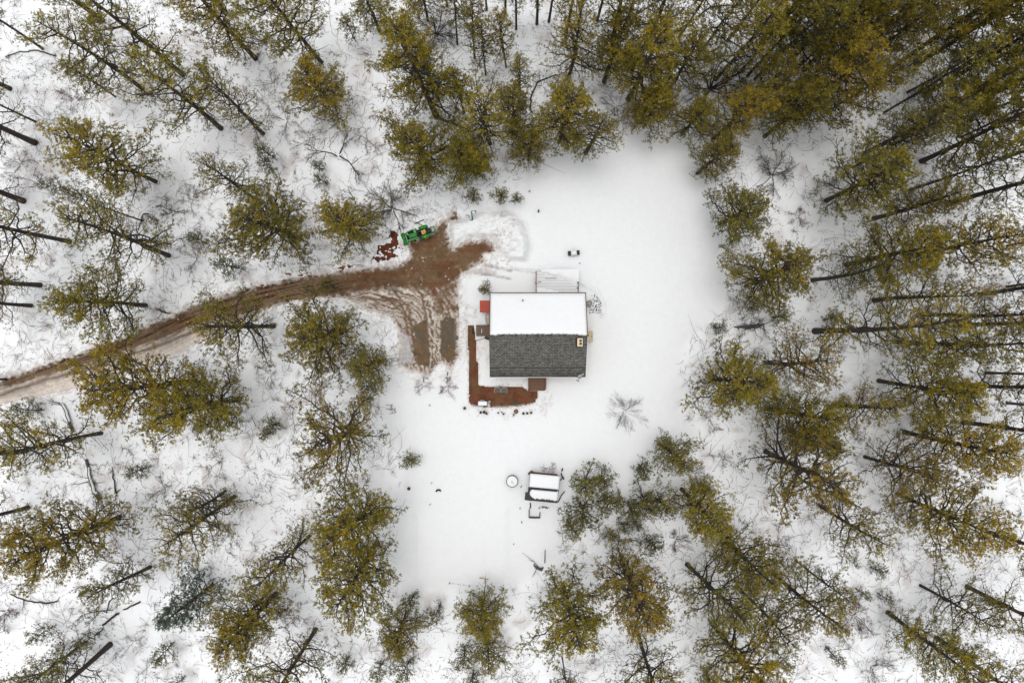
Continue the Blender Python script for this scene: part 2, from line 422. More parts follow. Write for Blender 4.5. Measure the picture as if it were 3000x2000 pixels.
def overlay(name, vmask, color, mat, dz):
    q = QUADS[vmask.reshape(-1)[QUADS].sum(1) >= 3]
    used = np.unique(q); remap = np.full(nyg * nxg, -1); remap[used] = np.arange(len(used))
    o = bpy.data.objects.new(name, mk_mesh(name, world_xyz(dz)[used], remap[q], [mat], None, True, color.reshape(-1, 3)[used]))
    COL.objects.link(o)
    return o

def mix(a, b, t):
    return a * (1 - t[..., None]) + np.asarray(b) * t[..., None]
dd = drive_d(GX, GY)
n1, n2, n3 = fbm(GX / 45, GY / 45, 41), fbm(GX / 13, GY / 13, 42), fbm(GX / 5, GY / 5, 43)
ud = lined(UPPER, GX, GY)                                        # distance below the road's upper edge
dirt = np.empty(GX.shape + (3,)); dirt[:] = (0.150, 0.092, 0.052)
dirt = mix(dirt, (0.078, 0.043, 0.024), sst(.45, .70, n1 * .6 + n2 * .4) * .8)
dirt = mix(dirt, (0.245, 0.172, 0.112), sst(.50, .72, n2 * .5 + n3 * .5) * sst(.40, .60, fbm(GX / 30, GY / 30, 44)))
dirt = mix(dirt, (0.135, 0.055, 0.026), sst(.55, .70, fbm(GX / 60, GY / 16, 45)) * 0.6)
streak = fbm(GX / 60, ud / 4.0, 46)                              # wheel streaks along the road
onroad = sst(1080, 950, GX)
dirt = mix(dirt, (0.050, 0.026, 0.015), onroad * sst(.52, .70, streak))
dirt = mix(dirt, (0.26, 0.185, 0.125), onroad * sst(.60, .44, streak) * .35)
DIRTY = np.array((0.57, 0.49, 0.43))
wm = np.interp(GX, [-900, 0, 250, 450, 640, 780, 900, 1050], [20, 24, 33, 46, 62, 70, 76, 130])
sn = onroad * sst(wm - 4, wm + 9, ud + (n2 - .5) * 16 + (streak - .5) * 26)
sn = sn * (1 - 0.8 * np.exp(-((ud - wm - 17 - (n1 - .5) * 10) / 4.5) ** 2))
shade = np.clip(0.42 + 0.6 * streak + .35 * (n3 - .5) + sst(wm + 10, wm + 50, ud) * .4, 0.25, 1.15)
dirt = mix(dirt, (1, 1, 1), sn * 0) * (1 - sn[..., None]) + (DIRTY[None, None] * shade[..., None] * 1.05) * sn[..., None]
# rutted turning area
r = np.hypot(GX - 1090, GY - 1085); th = np.arctan2(GY - 1085, GX - 1090) * 230
inmix = sst(10, -12, sdf(MIX, GX, GY) + (n2 - .5) * 18)
rut = 0.50 * fbm(r / 8 + (n1 - .5) * 4 + (n2 - .5) * 2, th / 34, 51) + 0.30 * n3 + .2 * n2
ms = inmix * sst(.47, .60, rut + (GX - 1190) * -0.0002)
leftm = sst(1175, 1120, GX) * inmix
ms = np.maximum(ms, leftm * sst(.47, .57, .65 * fbm(GX / 45, GY / 4.5, 52) + .35 * n3))
ms = np.maximum(ms, inmix * .55 * sst(.35, .65, n2 * .5 + n3 * .5))
tr_ = np.random.RandomState(8)
for q_ in range(34):                                                # tyre tracks fanning out of the turn, each a pair of ribs
    cx_, cy_, rr_ = 1078 + tr_.normal() * 22, 1088 + tr_.normal() * 26, tr_.uniform(112, 268)
    ring = np.abs(np.hypot(GX - cx_, GY - cy_) - rr_ + (n2 - .5) * 11 + (n1 - .5) * 34)
    ex = sst(.42, .56, fbm(th / 45 + q_ * 7.3, r / 40, 60 + q_))
    ms = ms * (1 - .9 * ex * sst(3.6, 1.2, ring + (n3 - .5) * 2.5))
    ms = np.maximum(ms, inmix * ex * .95 * sst(2.6, 1.0, np.abs(ring - 5.5) + (n3 - .5) * 2.5))
for t in TRACKS:
    ms = ms * (1 - 0.85 * sst(5.0, 2.0, lined(t, GX, GY) + (n3 - .5) * 4))
for p in PUD:
    ms = ms * (1 - sst(3, -3, sdf(p, GX, GY) + (n3 - .5) * 7))
dsn = np.clip(0.75 + 0.8 * (fbm(GX / 10, GY / 10, 53) - .35), .5, 1.3)
dirt = dirt * (1 - ms[..., None]) + np.array((0.60, 0.53, 0.47))[None, None] * dsn[..., None] * ms[..., None]
for p in PUD:
    a = sst(2, -5, sdf(p, GX, GY) + (n3 - .5) * 6)
    dirt = mix(dirt, (0.150, 0.098, 0.058), a * .9)
    dirt = mix(dirt, (0.118, 0.092, 0.066), a * sst(.40, .6, fbm(GX / 34, GY / 34, 54)))
a = sst(4, -8, sdf(SLUSH_PARK, GX, GY) + (n2 - .5) * 10)
dirt = mix(dirt, np.array((0.50, 0.475, 0.48)), a * (.55 + .45 * n3))
edge = sst(-17, 0, dd) * sst(.44, .60, n3 * .55 + n2 * .45 + sst(-9, 2, dd) * .16)          # crumbs of snow along the edges
dirt = mix(dirt, (0.66, 0.60, 0.56), edge * .85)
crumbs = sst(.80, .83, fbm(GX / 4.2, GY / 3.4, 61)) * sst(.45, .6, n1)
dirt = mix(dirt, (0.74, 0.70, 0.66), crumbs * .9)
drive = overlay("dirt_driveway", dd < 0, dirt, M['dirt'], 0.012)
tag(drive, "brown muddy driveway with wheel ruts curving to the house", None, kind='structure')

# red-brown leaf litter heaped beside the tractor and by the trees along the drive
LEAFP = [[(1139, 672), (1150, 668), (1158, 680), (1169, 699), (1166, 712), (1178, 728), (1168, 735), (1166, 752), (1134, 768), (1100, 774), (1085, 764), (1096, 742), (1110, 722), (1128, 714), (1134, 690)],
         [(830, 800), (870, 806), (905, 796), (930, 806), (905, 818), (850, 814)], [(968, 786), (1010, 777), (1035, 780), (1000, 792)]]
lm = np.zeros(GX.shape, bool)
for p in LEAFP:
    lm |= (sdf(p, GX, GY) + (fbm(GX / 10, GY / 10, 71) - .5) * 18 + (n3 - .5) * 12) < -1
lm &= ~(.55 * fbm(GX / 9, GY / 6, 72) + .45 * n3 > .56)
lm &= dd > 2
lc = np.empty(GX.shape + (3,)); lc[:] = (0.130, 0.040, 0.018)
lc = mix(lc, (0.055, 0.016, 0.010), sst(.45, .65, n2 * .4 + n3 * .6)); lc = mix(lc, (0.24, 0.085, 0.035), sst(.58, .72, n3))
lo = overlay("leaf_litter", lm, lc, M['dirt'], 0.02)
tag(lo, "rust red dead leaves heaped beside the green tractor", "leaf litter", kind='stuff')

# paved patio
pm = (sdf(PATIO, GX, GY) + (n3 - .5) * 3.5) < 0.4
pc = np.empty(GX.shape + (3,)); pc[:] = (0.175, 0.070, 0.038)
pc = mix(pc, (0.160, 0.082, 0.042), sst(.42, .62, fbm(GX / 26, GY / 26, 81)))
pc = mix(pc, (0.115, 0.042, 0.022), sst(.5, .7, n2) * .7); pc = mix(pc, (0.085, 0.060, 0.045), .75 * sst(14, 4, np.hypot((GX - 1512) / 1.6, GY - 1180) + (n2 - .5) * 10))
pc = mix(pc, (0.55, 0.48, 0.45), sst(-7, 0, sdf(PATIO, GX, GY)) * sst(1178, 1184, GY) * sst(.4, .5, n3))
mp, n, l, b = new_mat('patio_paver')
at = n.new("ShaderNodeAttribute"); at.attribute_name = "col"
tc = n.new("ShaderNodeTexCoord"); bt = n.new("ShaderNodeTexBrick")
bt.inputs["Scale"].default_value = 1.0; bt.inputs["Brick Width"].default_value = 0.22; bt.inputs["Row Height"].default_value = 0.11; bt.inputs["Mortar Size"].default_value = 0.008
bt.inputs["Color1"].default_value = (1.12, 1.05, 1.0, 1); bt.inputs["Color2"].default_value = (0.82, 0.85, 0.88, 1); bt.inputs["Mortar"].default_value = (0.55, 0.55, 0.55, 1)
l.new(tc.outputs["Object"], bt.inputs["Vector"])
mx = n.new("ShaderNodeVectorMath"); mx.operation = 'MULTIPLY'
l.new(at.outputs["Color"], mx.inputs[0]); l.new(bt.outputs["Color"], mx.inputs[1]); l.new(mx.outputs[0], b.inputs["Base Color"])
b.inputs["Roughness"].default_value = 0.85; b.inputs["Specular IOR Level"].default_value = 0.08
patio = overlay("paved_patio", pm, pc, mp, 0.015)
tag(patio, "L-shaped red brown paved patio cleared of snow", None, kind='structure')
# ------------------------------------------------------------------ the house
ZE, ZR = 3.2, 4.9
xW, xE = P(1436.2, 0, ZE).x, P(1715.5, 0, ZE).x
yN, yS = P(0, 857.5, ZE).y, P(0, 1104.5, ZE).y
yR = P(0, 978.5, ZR).y
house = empty("house", ((xW + xE) / 2, yR, 0), 0, "house with half snowy white, half grey shingle gable roof in the snowy clearing", "house")
ox, oy = house.location.x, house.location.y
def L(p): return Vector((p.x - ox, p.y - oy, p.z))
hx = (xE - xW) / 2
n_, s_ = yN - oy, yS - oy
# walls with gables
b = MB()
wx, wn_, ws_ = hx - 0.42, n_ - 0.45, s_ + 0.45
zt = lambda y: ZR - 0.17 - (ZR - ZE) * (y / n_ if y > 0 else y / s_)
sec = [(ws_, 0.35), (wn_, 0.35), (wn_, zt(wn_)), (0, ZR - 0.17), (ws_, zt(ws_))]
V = [(-wx, y, z) for y, z in sec] + [(wx, y, z) for y, z in sec]
b.add(V, [(0, 1, 2, 3, 4), (9, 8, 7, 6, 5)] + [(i, 5 + i, 5 + (i + 1) % 5, (i + 1) % 5) for i in range(5)])
b.build("wall", M['siding'], house)
b = MB(); b.box((0, (ws_ + wn_) / 2, -0.1), (2 * wx - .06, wn_ - ws_ - .06, 0.94)); b.build("foundation", M['grey'], house)
# roof slab with shingle pattern
ms_, n, l, bs = new_mat('grey_shingles')
tc = n.new("ShaderNodeTexCoord"); bt = n.new("ShaderNodeTexBrick")
bt.inputs["Scale"].default_value = 1.0; bt.inputs["Brick Width"].default_value = 0.30; bt.inputs["Row Height"].default_value = 0.145
bt.inputs["Mortar Size"].default_value = 0.022; bt.inputs["Mortar Smooth"].default_value = 0.3
bt.inputs["Color1"].default_value = (0.165, 0.158, 0.138, 1); bt.inputs["Color2"].default_value = (0.100, 0.096, 0.086, 1); bt.inputs["Mortar"].default_value = (0.040, 0.038, 0.036, 1)
l.new(tc.outputs["Object"], bt.inputs["Vector"])
no = n.new("ShaderNodeTexNoise"); no.inputs["Scale"].default_value = 5.5; no.inputs["Detail"].default_value = 6; l.new(tc.outputs["Object"], no.inputs["Vector"])
mr = n.new("ShaderNodeMapRange"); mr.inputs[1].default_value = .3; mr.inputs[2].default_value = .7; mr.inputs[3].default_value = .62; mr.inputs[4].default_value = 1.5; l.new(no.outputs["Fac"], mr.inputs[0])
sp = n.new("ShaderNodeSeparateXYZ"); l.new(tc.outputs["Object"], sp.inputs[0])
no2 = n.new("ShaderNodeTexNoise"); no2.inputs["Scale"].default_value = 0.9; no2.inputs["Detail"].default_value = 4; l.new(tc.outputs["Object"], no2.inputs["Vector"])
ad = n.new("ShaderNodeMath"); ad.operation = 'MULTIPLY_ADD'; ad.inputs[1].default_value = 1.5; l.new(no2.outputs["Fac"], ad.inputs[0]); l.new(sp.outputs["Y"], ad.inputs[2])
m2 = n.new("ShaderNodeMapRange"); m2.inputs[1].default_value = s_ + 0.55; m2.inputs[2].default_value = s_ + 1.75; m2.inputs[3].default_value = 0.5; m2.inputs[4].default_value = 1.0; l.new(ad.outputs[0], m2.inputs[0])   # damp dark band along the eave
mm = n.new("ShaderNodeMath"); mm.operation = 'MULTIPLY'; l.new(mr.outputs[0], mm.inputs[0]); l.new(m2.outputs[0], mm.inputs[1])
vm = n.new("ShaderNodeVectorMath"); vm.operation = 'SCALE'; l.new(bt.outputs["Color"], vm.inputs[0]); l.new(mm.outputs[0], vm.inputs["Scale"]); l.new(vm.outputs[0], bs.inputs["Base Color"])
bs.inputs["Roughness"].default_value = .85; bs.inputs["Specular IOR Level"].default_value = .2
b = MB()
sec = [(s_, ZE), (0, ZR), (n_, ZE), (n_, ZE - .13), (0, ZR - .14), (s_, ZE - .13)]
V = [(-hx, y, z) for y, z in sec] + [(hx, y, z) for y, z in sec]
V[1] = (-hx - .015, 0, ZR); V[4] = (-hx - .015, 0, ZR - .14); V[7] = (hx + .015, 0, ZR); V[10] = (hx + .015, 0, ZR - .14)
b.add(V, [(5, 4, 3, 2, 1, 0), (6, 7, 8, 9, 10, 11)] + [(i, i + 1 if i < 5 else 0, 6 + (i + 1 if i < 5 else 0), 6 + i) for i in range(6)])
roof = b.build("roof", ms_, house)
roof.data.flip_normals() if False else None
rng = random.Random(5)
b = MB()                                                           # ridge cap shingles showing below the snow
x = -hx + .05
while x < hx - .1:
    w = rng.uniform(.17, .24)
    b.box((x + w / 2, -0.115, ZR - 0.035), (w - .02, 0.21, 0.02), rx=math.atan2(ZR - ZE, -s_), mat=rng.randint(0, 1)); x += w
b.build("ridge_cap", [simple('ridge_shingle', (0.115, 0.118, 0.105), .9, .4, 8), simple('ridge_shingle_dark', (0.06, 0.06, 0.056), .9, .4, 8)], roof)
b = MB()                                                           # courses standing out as a dark step low on the slope
yl = P(0, 1077, 3.75).y - oy
zl = ZR - (ZR - ZE) * (yl / s_)
b.box((0, yl, zl + .004), (2 * hx - .04, .06, .02), rx=math.atan2(ZR - ZE, -s_)); b.build("starter_course", simple('dark_shingle', (0.035, 0.035, 0.034), .9, .4, 9), roof)
for sx in (-1, 1):                                                 # rake boards and fascia
    for yy, nm in ((s_, 'white' if sx > 0 else 'darktrim'), (n_, 'rail')):
        b = MB()
        b.add([(sx * (hx + .003), 0, ZR - .02), (sx * (hx + .003), yy, ZE - .02), (sx * (hx + .003), yy, ZE - .20), (sx * (hx + .003), 0, ZR - .20),
               (sx * (hx + .045), 0, ZR - .02), (sx * (hx + .045), yy, ZE - .02), (sx * (hx + .045), yy, ZE - .20), (sx * (hx + .045), 0, ZR - .20)],
              [(0, 1, 2, 3), (7, 6, 5, 4), (0, 4, 5, 1), (1, 5, 6, 2), (2, 6, 7, 3), (3, 7, 4, 0)])
        b.build("rake_board", M[nm], roof)
for yy, nm, dy in ((s_, 'white', -.025), (n_, 'rail', .025)):
    b = MB(); b.box((0, yy + dy, ZE - .11), (2 * hx + .08, .04, .18)); b.build("fascia", M[nm], roof)
# snow lying on the north slope, edge ragged along the ridge
NU, NVv = 150, 26
V = np.zeros((NVv, NU, 3)); jr = np.random.RandomState(3)
rag = 0.0 + 0.16 * (fbm(np.linspace(0, 75, NU), np.zeros(NU), 5) - .5) + np.where(np.linspace(-1, 1, NU) > .8, -.10, 0) + np.where(np.linspace(-1, 1, NU) < -.84, -.09, 0) - 0.03 * sst(.6, .9, np.linspace(-1, 1, NU))
rag[0] = rag[-1] = -.02
for j in range(NVv):
    for i in range(NU):
        u = -1 + 2 * i / (NU - 1); v = (j / (NVv - 1))
        v = v * v * (3 - 2 * v) * .5 + v * .5
        X = u * (hx - .03); Y = rag[i] + v * (n_ - .04 - rag[i])
        e = min((1 - abs(u)) * hx, Y - rag[i], n_ - .04 - Y)
        t = 0.26 * (1 - math.exp(-max(e, 0) / .09)) + .008 + .02 * (math.sin(X * 1.1) * math.sin(Y * 1.7)) * min(1, e)
        zz = ZR - (ZR - ZE) * (Y / n_) if Y > 0 else ZR - (ZR - ZE) * (Y / s_)
        V[j, i] = (X, Y, zz + t)
ii = np.arange(NU * NVv).reshape(NVv, NU)
F = np.stack([ii[:-1, :-1], ii[:-1, 1:], ii[1:, 1:], ii[1:, :-1]], -1).reshape(-1, 4)
sc = bpy.data.objects.new("snow_cover", mk_mesh("snow_cover", V.reshape(-1, 3), F, [M['capsnow']], None, True)); COL.objects.link(sc); sc.parent = roof
# vent pipe
p = L(P(1531.5, 879.5, ZE + .75)); b = MB(); b.lathe([(.065, -.5), (.065, .22), (.05, .22), (.05, .1)], (p.x, p.y, p.z), 12); b.build("vent_pipe", M['black'], roof)
# chimney with two flues
c = L(P(1699.5, 1002.5, 5.5)); ch = MB()
ch.box((c.x, c.y, 4.6), (.40, .66, 1.5)); chm = ch.build("chimney", M['buff'], house)
b = MB(); b.box((c.x, c.y, 5.40), (.50, .76, .12), bev=.02); b.build("cap", M['buff_light'], chm)
for dy in (.15, -.13):
    b = MB(); b.box((c.x + .05, c.y + dy, 5.47), (.21, .19, .05)); fl = b.build("flue", M['black'], chm)
b = MB(); b.box((c.x, c.y, ZR - (ZR - ZE) * (c.y / s_) + .03), (.64, .92, .05), rx=math.atan2(ZR - ZE, -s_)); b.build("flashing", M['black'], chm)
# windows and doors under the eaves
def window(x, y, z, w, h, face):
    b = MB(); b.box((0, 0, 0), (w + .16, .07, h + .16)); f = b.build("window", M['white'], house)
    b = MB(); b.box((0, -.03, 0), (w, .05, h)); b.build("pane", M['glass'], f)
    f.location = (x, y, z); f.rotation_euler = (0, 0, face)
for xx in (-2.6, 2.9): window(xx, ws_ - .03, 1.9, 1.0, 1.1, 0)
for xx in (-2.9, -.4): window(xx, wn_ + .03, 1.9, 1.0, 1.1, math.pi)
window(wx + .03, 1.9, 1.9, .9, 1.1, math.pi / 2); window(-wx - .03, -1.8, 1.9, .9, 1.1, -math.pi / 2)
def door(x, y, z, face, m):
    b = MB(); b.box((0, 0, 0), (.92, .07, 2.05)); f = b.build("door", m, house)
    b = MB(); b.tube([(.34, -.09, 0), (.34, -.03, 0)], .03, 8); b.build("handle", M['grey'], f)
    f.location = (x, y, z); f.rotation_euler = (0, 0, face)
door(P(1572, 0, .7).x - ox, ws_ - .03, 1.78, 0, M['rail']); door(-wx - .03, P(0, 967, .6).y - oy, 1.68, -math.pi / 2, M['rail']); door(P(1630, 0, .7).x - ox, wn_ + .03, 1.9, math.pi, M['glass'])

# satellite dish at the eave corner
d0 = P(1700.5, 1104, 3.6)
dish = empty("satellite_dish", d0, 0, "pale satellite dish on an arm at the roof eave corner", "satellite dish")
b = MB(); Md = Euler((math.radians(58), 0, math.radians(-145))).to_matrix()
b.lathe([(.005, .0), (.10, .010), (.19, .04), (.26, .075), (.265, .08), (.26, .062), (.19, .022), (.10, -.008), (.005, -.02)], (0, 0, 0), 20, M=Md); b.build("reflector", M['grey'], dish, True)
a = P(1692.5, 1115, 3.55) - d0
b = MB(); b.tube([(0, 0, -.05), tuple(a)], .022, 6); b.tube([tuple(a + Vector((-.16, .07, 0))), tuple(a + Vector((.16, -.09, 0)))], .026, 6); b.build("feed_arm", M['darktrim'], dish)
a2 = P(1708, 1096, 3.35) - d0
b = MB(); b.tube([(.03, .03, 0), tuple(a2 + Vector((0, -.08, .10))), tuple(a2)], .03, 6); b.box(tuple(a2), (.22, .12, .04)); b.build("mount", M['grey'], dish)

# ------------------------------------------------------------------ porch, landing, snowy deck
def rect(px0, py0, px1, py1, z):
    a, c = P(px0, py1, z), P(px1, py0, z)
    return (a.x + c.x) / 2, (a.y + c.y) / 2, c.x - a.x, c.y - a.y
# south porch steps
cx, cy, w, d = rect(1548, 1100, 1598, 1145, .55)
porch = empty("porch_steps", (cx, cy, 0), 0, "brown wooden porch steps with side rails beside the paved patio", "steps")
zs = [.78, .58, .38, .18]; yb = [d / 2 + .35, d * .12, -d * .13, -d * .32, -d / 2]
for k in range(4):
    b = MB(); y0, y1 = yb[k + 1], yb[k]
    nb = max(1, int((y0 - y1) / -.14)); hh = (y1 - y0) / nb
    for q in range(nb): b.box((0, y0 + hh * (q + .5), zs[k]), (w - .12, hh - .012, .04))
    b.build("tread" if k else "platform", M['wood'], porch)
for sx in (-1, 1):
    b = MB()
    b.add([(sx * (w / 2 - .05) + dx, y, z) for dx in (-.03, .03) for y, z in ((d / 2 + .3, -.1), (-d / 2, -.1), (-d / 2, .14), (d / 2 - .4, .74), (d / 2 + .3, .74))],
          [(0, 1, 2, 3, 4), (9, 8, 7, 6, 5)] + [(i, i + 5, (i + 1) % 5 + 5, (i + 1) % 5) for i in range(5)])
    b.build("stringer", M['wood'], porch)
    r_ = MB(); xx = sx * (w / 2 + .0)
    r_.box((xx, .12, 1.28), (.09, d - .2, .05), rx=math.atan2(.35, d)); 
    hr = r_.build("handrail", M['rail'] if sx > 0 else M['wood'], porch)
    for yy, zz in ((-d / 2 + .06, 1.12), (d / 2 - .1, 1.42)):
        b = MB(); b.box((xx, yy, zz / 2), (.09, .09, zz + .1)); b.build("post", M['wood'], porch)
b = MB(); b.box((w / 2 - .02, -d / 2 + .06, 1.22), (.16, .16, .10), bev=.04); b.build("snow_cap", M['capsnow'], porch)
# west landing
cx, cy, w, d = rect(1394.5, 951.5, 1440, 984, .5)
land = empty("entry_landing", (cx, cy, 0), 0, "brown plank entry landing at the house gable side above the patio", "landing")
nb = 12; b = MB()
for q in range(nb):
    b.box((-w / 2 + w * (q + .5) / nb, 0, .50), (w / nb - .012, d, .045), mat=1 if q >= 8 else 0)
b.build("decking", [M['woodv'], M['wood']], land)
b = MB(); b.box((0, d / 2 - .05, .36), (w, .06, .22)); b.box((0, -d / 2 + .05, .36), (w, .06, .22)); b.box((-w / 2 + .04, 0, .36), (.06, d - .2, .22)); b.build("frame", M['rail'], land)
for sx in (-1, 1):
    for sy in (-1, 1):
        b = MB(); b.box((sx * (w / 2 - .1), sy * (d / 2 - .1), .1), (.1, .1, .6)); b.build("leg", M['darkwood'], land)
b = MB(); b.box((-.2, -.05, .535), (.05, .42, .03), bev=.01); b.build("snow_patch", M['capsnow'], land)
cx, cy, w, d = rect(1382.5, 960.5, 1394, 979, 0)
mat_ = MB(); mat_.box((0, 0, .02), (w, d, .03), bev=.012)
for q in range(6): mat_.box((-w / 2 + w * (q + .5) / 6, 0, .04), (w / 14, d * .9, .012))
o = mat_.build("door_mat", M['black']); o.location = (cx, cy, hz(1388, 970) + .015); tag(o, "black rubber mat on the patio end at the entry landing", "door mat")
# snow shovel leaning below the landing
p0 = P(1398.5, 996.5, .05); p1 = P(1424, 989, .45)
sh = empty("snow_shovel", p0, 0, "dark snow shovel with red brown handle leaning under the entry landing", "shovel")
b = MB(); b.tube([(0, 0, .02), tuple(p1 - p0)], .022, 6); b.tube([(-.05, -.1, .0), (-.05, .1, .0)], .02, 6); b.build("handle", M['rail'], sh)
q = p1 - p0; b = MB(); ang = math.atan2(q.y, q.x)
b.box((q.x + .1, q.y - .02, q.z + .02), (.34, .46, .03), rz=ang + .95, ry=-.4, bev=.01); b.build("blade", M['darktrim'], sh)
# north deck, boards half buried
zD = .75
x0, x1 = P(1570.5, 0, zD).x, P(1691, 0, zD).x
y0, y1 = yN - .6, P(0, 797, zD).y
deck = empty("snowy_deck", ((x0 + x1) / 2, (y0 + y1) / 2, 0), 0, "wooden deck under thin snow with board gaps showing behind the house", "deck")
w, d = x1 - x0, y1 - y0
nb = 19; b = MB(); rr = random.Random(9)
for q in range(nb):
    yy = -d / 2 + d * (q + .5) / nb
    xr = w / 2
    b.box(((-w / 2 + xr) / 2, yy, zD), (xr + w / 2, d / nb - .024, .05), bev=.012)
b.build("decking", M['capsnow'], deck)
b = MB(); b.box((0, 0, zD - .12), (w - .1, d - .1, .1)); b.build("joists", M['darkwood'], deck)
b = MB()                                                           # one board swept bare
b.box((-.55, d / 2 - .62, zD + .024), (1.15, .05, .02)); b.box((-w / 2 + .35, d / 2 - .98, zD + .024), (.32, .05, .02)); b.build("bare_board", M['darkwood'], deck)
g = 28; V = []
for j in range(g):
    for i in range(g):
        u, v = i / (g - 1), j / (g - 1)
        X = -w / 2 + .06 + u * (w - .12); top = (d * .40) * (1 - u ** 1.9) + .12; Y = -d / 2 + v * top
        V.append((X, Y, zD + .035 + .22 * max(0, (1 - v ** 2)) * min(1, u * 14) * (1 - .5 * u) - .012 * (v > .98)))
F = [(j * g + i, j * g + i + 1, j * g + g + i + 1, j * g + g + i) for j in range(g - 1) for i in range(g - 1)]
b = MB().add(V, F); b.build("snow_drift", M['capsnow'], deck, True)
V = []                                                             # bank shovelled over the outer corner
for j in range(g):
    for i in range(g):
        u, v = i / (g - 1), j / (g - 1)
        X = -w / 2 + .5 + u * (w - .35); depth = 1.2 * u ** 1.2 + .02 + .12 * math.sin(u * 9) * u; Y = d / 2 + .25 - (depth + .3) * v
        V.append((X, Y, zD - .1 + (.33 * (1 - v ** 3) + .04 * math.sin(X * 5 + v * 3)) * min(1, u * 5 + .3) + .105 * v))
b = MB().add(V, F); b.build("snow_bank", M['capsnow'], deck, True)
for sx, yt in ((-1, d / 2), (1, d / 2 - 1.0)):
    xx = sx * (w / 2 + .02)
    pr = MB(); pr.box((xx, (yt - d / 2) / 2 + .1, zD + .9), (.07, yt + d / 2 - .2, .05)); rl = pr.build("railing", M['rail'], deck)
    k = 0
    for yy in np.linspace(-d / 2 + .7, yt - .05, 3):
        b = MB(); b.box((xx, yy, zD + .3), (.08, .08, 1.25)); b.build("post", M['darkwood'], rl)
b = MB(); b.tube([(-w / 2 + .02, .55, zD + .93), (-w / 2 + .02, .70, zD + .97)], .05, 8); b.build("yellow_tag", M['yellow'], deck)

# red-topped storage box, tank, hatch, air conditioner
cx, cy, w, d = rect(1405.5, 880, 1437, 915, 1.5)
box_ = empty("storage_shed", (cx, cy, 0), 0, "small lean-to storage shed with red metal top against the house gable", "storage shed")
b = MB(); b.box((.03, 0, .68), (w - .16, d - .16, 1.5)); b.build("wall", M['darkwood'], box_)
b = MB(); b.box((0, 0, 1.5), (w, d, .04), ry=.06)
for q in range(4): b.box((0, -d / 2 + d * (q + .5) / 4, 1.525), (w, .03, .02), ry=.06)
b.build("roof", M['redmetal'], box_)
b = MB(); b.box((-w / 2 + .075, 0, .7), (.03, d * .55, 1.2)); dr = b.build("door", M['rail'], box_)
b = MB(); b.tube([(-w / 2 + .05, .2, .8), (-w / 2 + .05, .2, .9)], .015, 6); b.build("handle", M['grey'], dr)
b = MB(); b.box((-w / 2 + .35, -.05, 1.545), (.08, .06, .03), ry=.06); b.build("latch", M['darktrim'], box_)
cx, cy, w, d = rect(1421, 915, 1437, 949, 1.0)
tk = empty("fuel_tank", (cx, cy, 0), 0, "beige grey fuel tank between the red-topped shed and the entry landing", "fuel tank")
b = MB(); b.prism([(w / 2 + .05, -d / 2), (w / 2 + .05, d / 2), (-w * .28, d / 2), (-w * .5, d * .12), (-w * .46, -d * .2), (-w * .30, -d / 2)], .25, 1.0); b.build("body", M['tank'], tk)
b = MB(); b.tube([(.0, .15, .98), (.0, .15, 1.08)], .06, 10); b.build("fill_cap", M['white'], tk)
b = MB(); b.tube([(-.02, -.2, .98), (-.02, -.2, 1.05)], .045, 10); b.build("gauge", M['grey'], tk)
for sy in (-1, 1):
    b = MB(); b.box((0, sy * d * .34, .1), (.22, .06, .34)); b.build("leg", M['grey'], tk)
cx, cy, w, d = rect(1712, 970, 1737.5, 1000, .8)
ht = empty("cellar_hatch", (cx, cy, 0), 0, "beige sloping cellar hatch on the chimney side of the house", "cellar hatch")
b = MB(); V = [(-w / 2, -d / 2, -.2), (w / 2, -d / 2, -.2), (w / 2, d / 2, -.2), (-w / 2, d / 2, -.2), (-w / 2, -d / 2, 1.05), (w / 2, -d / 2, .62), (w / 2, d / 2, .62), (-w / 2, d / 2, 1.05)]
b.add(V, [(3, 2, 1, 0), (4, 5, 6, 7), (0, 1, 5, 4), (1, 2, 6, 5), (2, 3, 7, 6), (3, 0, 4, 7)]); b.build("bulkhead", M['tank'], ht)
b = MB(); b.box((.0, 0, .86), (w + .02, d + .04, .04), ry=math.atan2(.43, w)); lid = b.build("lid", M['beige'], ht)
b = MB(); b.tube([(w / 2 - .12, .1, .73), (w / 2 - .12, -.1, .73)], .02, 6); b.build("handle", M['darktrim'], lid)
p = P(1727, 888, .75)
ac = empty("air_conditioner", (p.x, p.y, 0), 0, "round grey air conditioner unit standing by the gravel bed", "air conditioner")
b = MB(); b.lathe([(.31, -.1), (.31, .70), (.28, .74), (.26, .74), (.26, .68), (.02, .68)], sides=28); b.build("casing", M['grey'], ac, True)
b = MB()
for r0 in (.07, .13, .19, .25): b.tube([(r0 * math.cos(a), r0 * math.sin(a), .735) for a in np.linspace(0, 2 * math.pi, 25)], .011, 4, cap=False)
for k in range(6): b.tube([(.05 * math.cos(k * 1.047), .05 * math.sin(k * 1.047), .735), (.27 * math.cos(k * 1.047), .27 * math.sin(k * 1.047), .735)], .008, 4)
b.build("grille", M['tank'], ac)
b = MB(); b.lathe([(.06, .66), (.06, .72), (.02, .75)], sides=12); b.build("fan_hub", M['white'], ac)
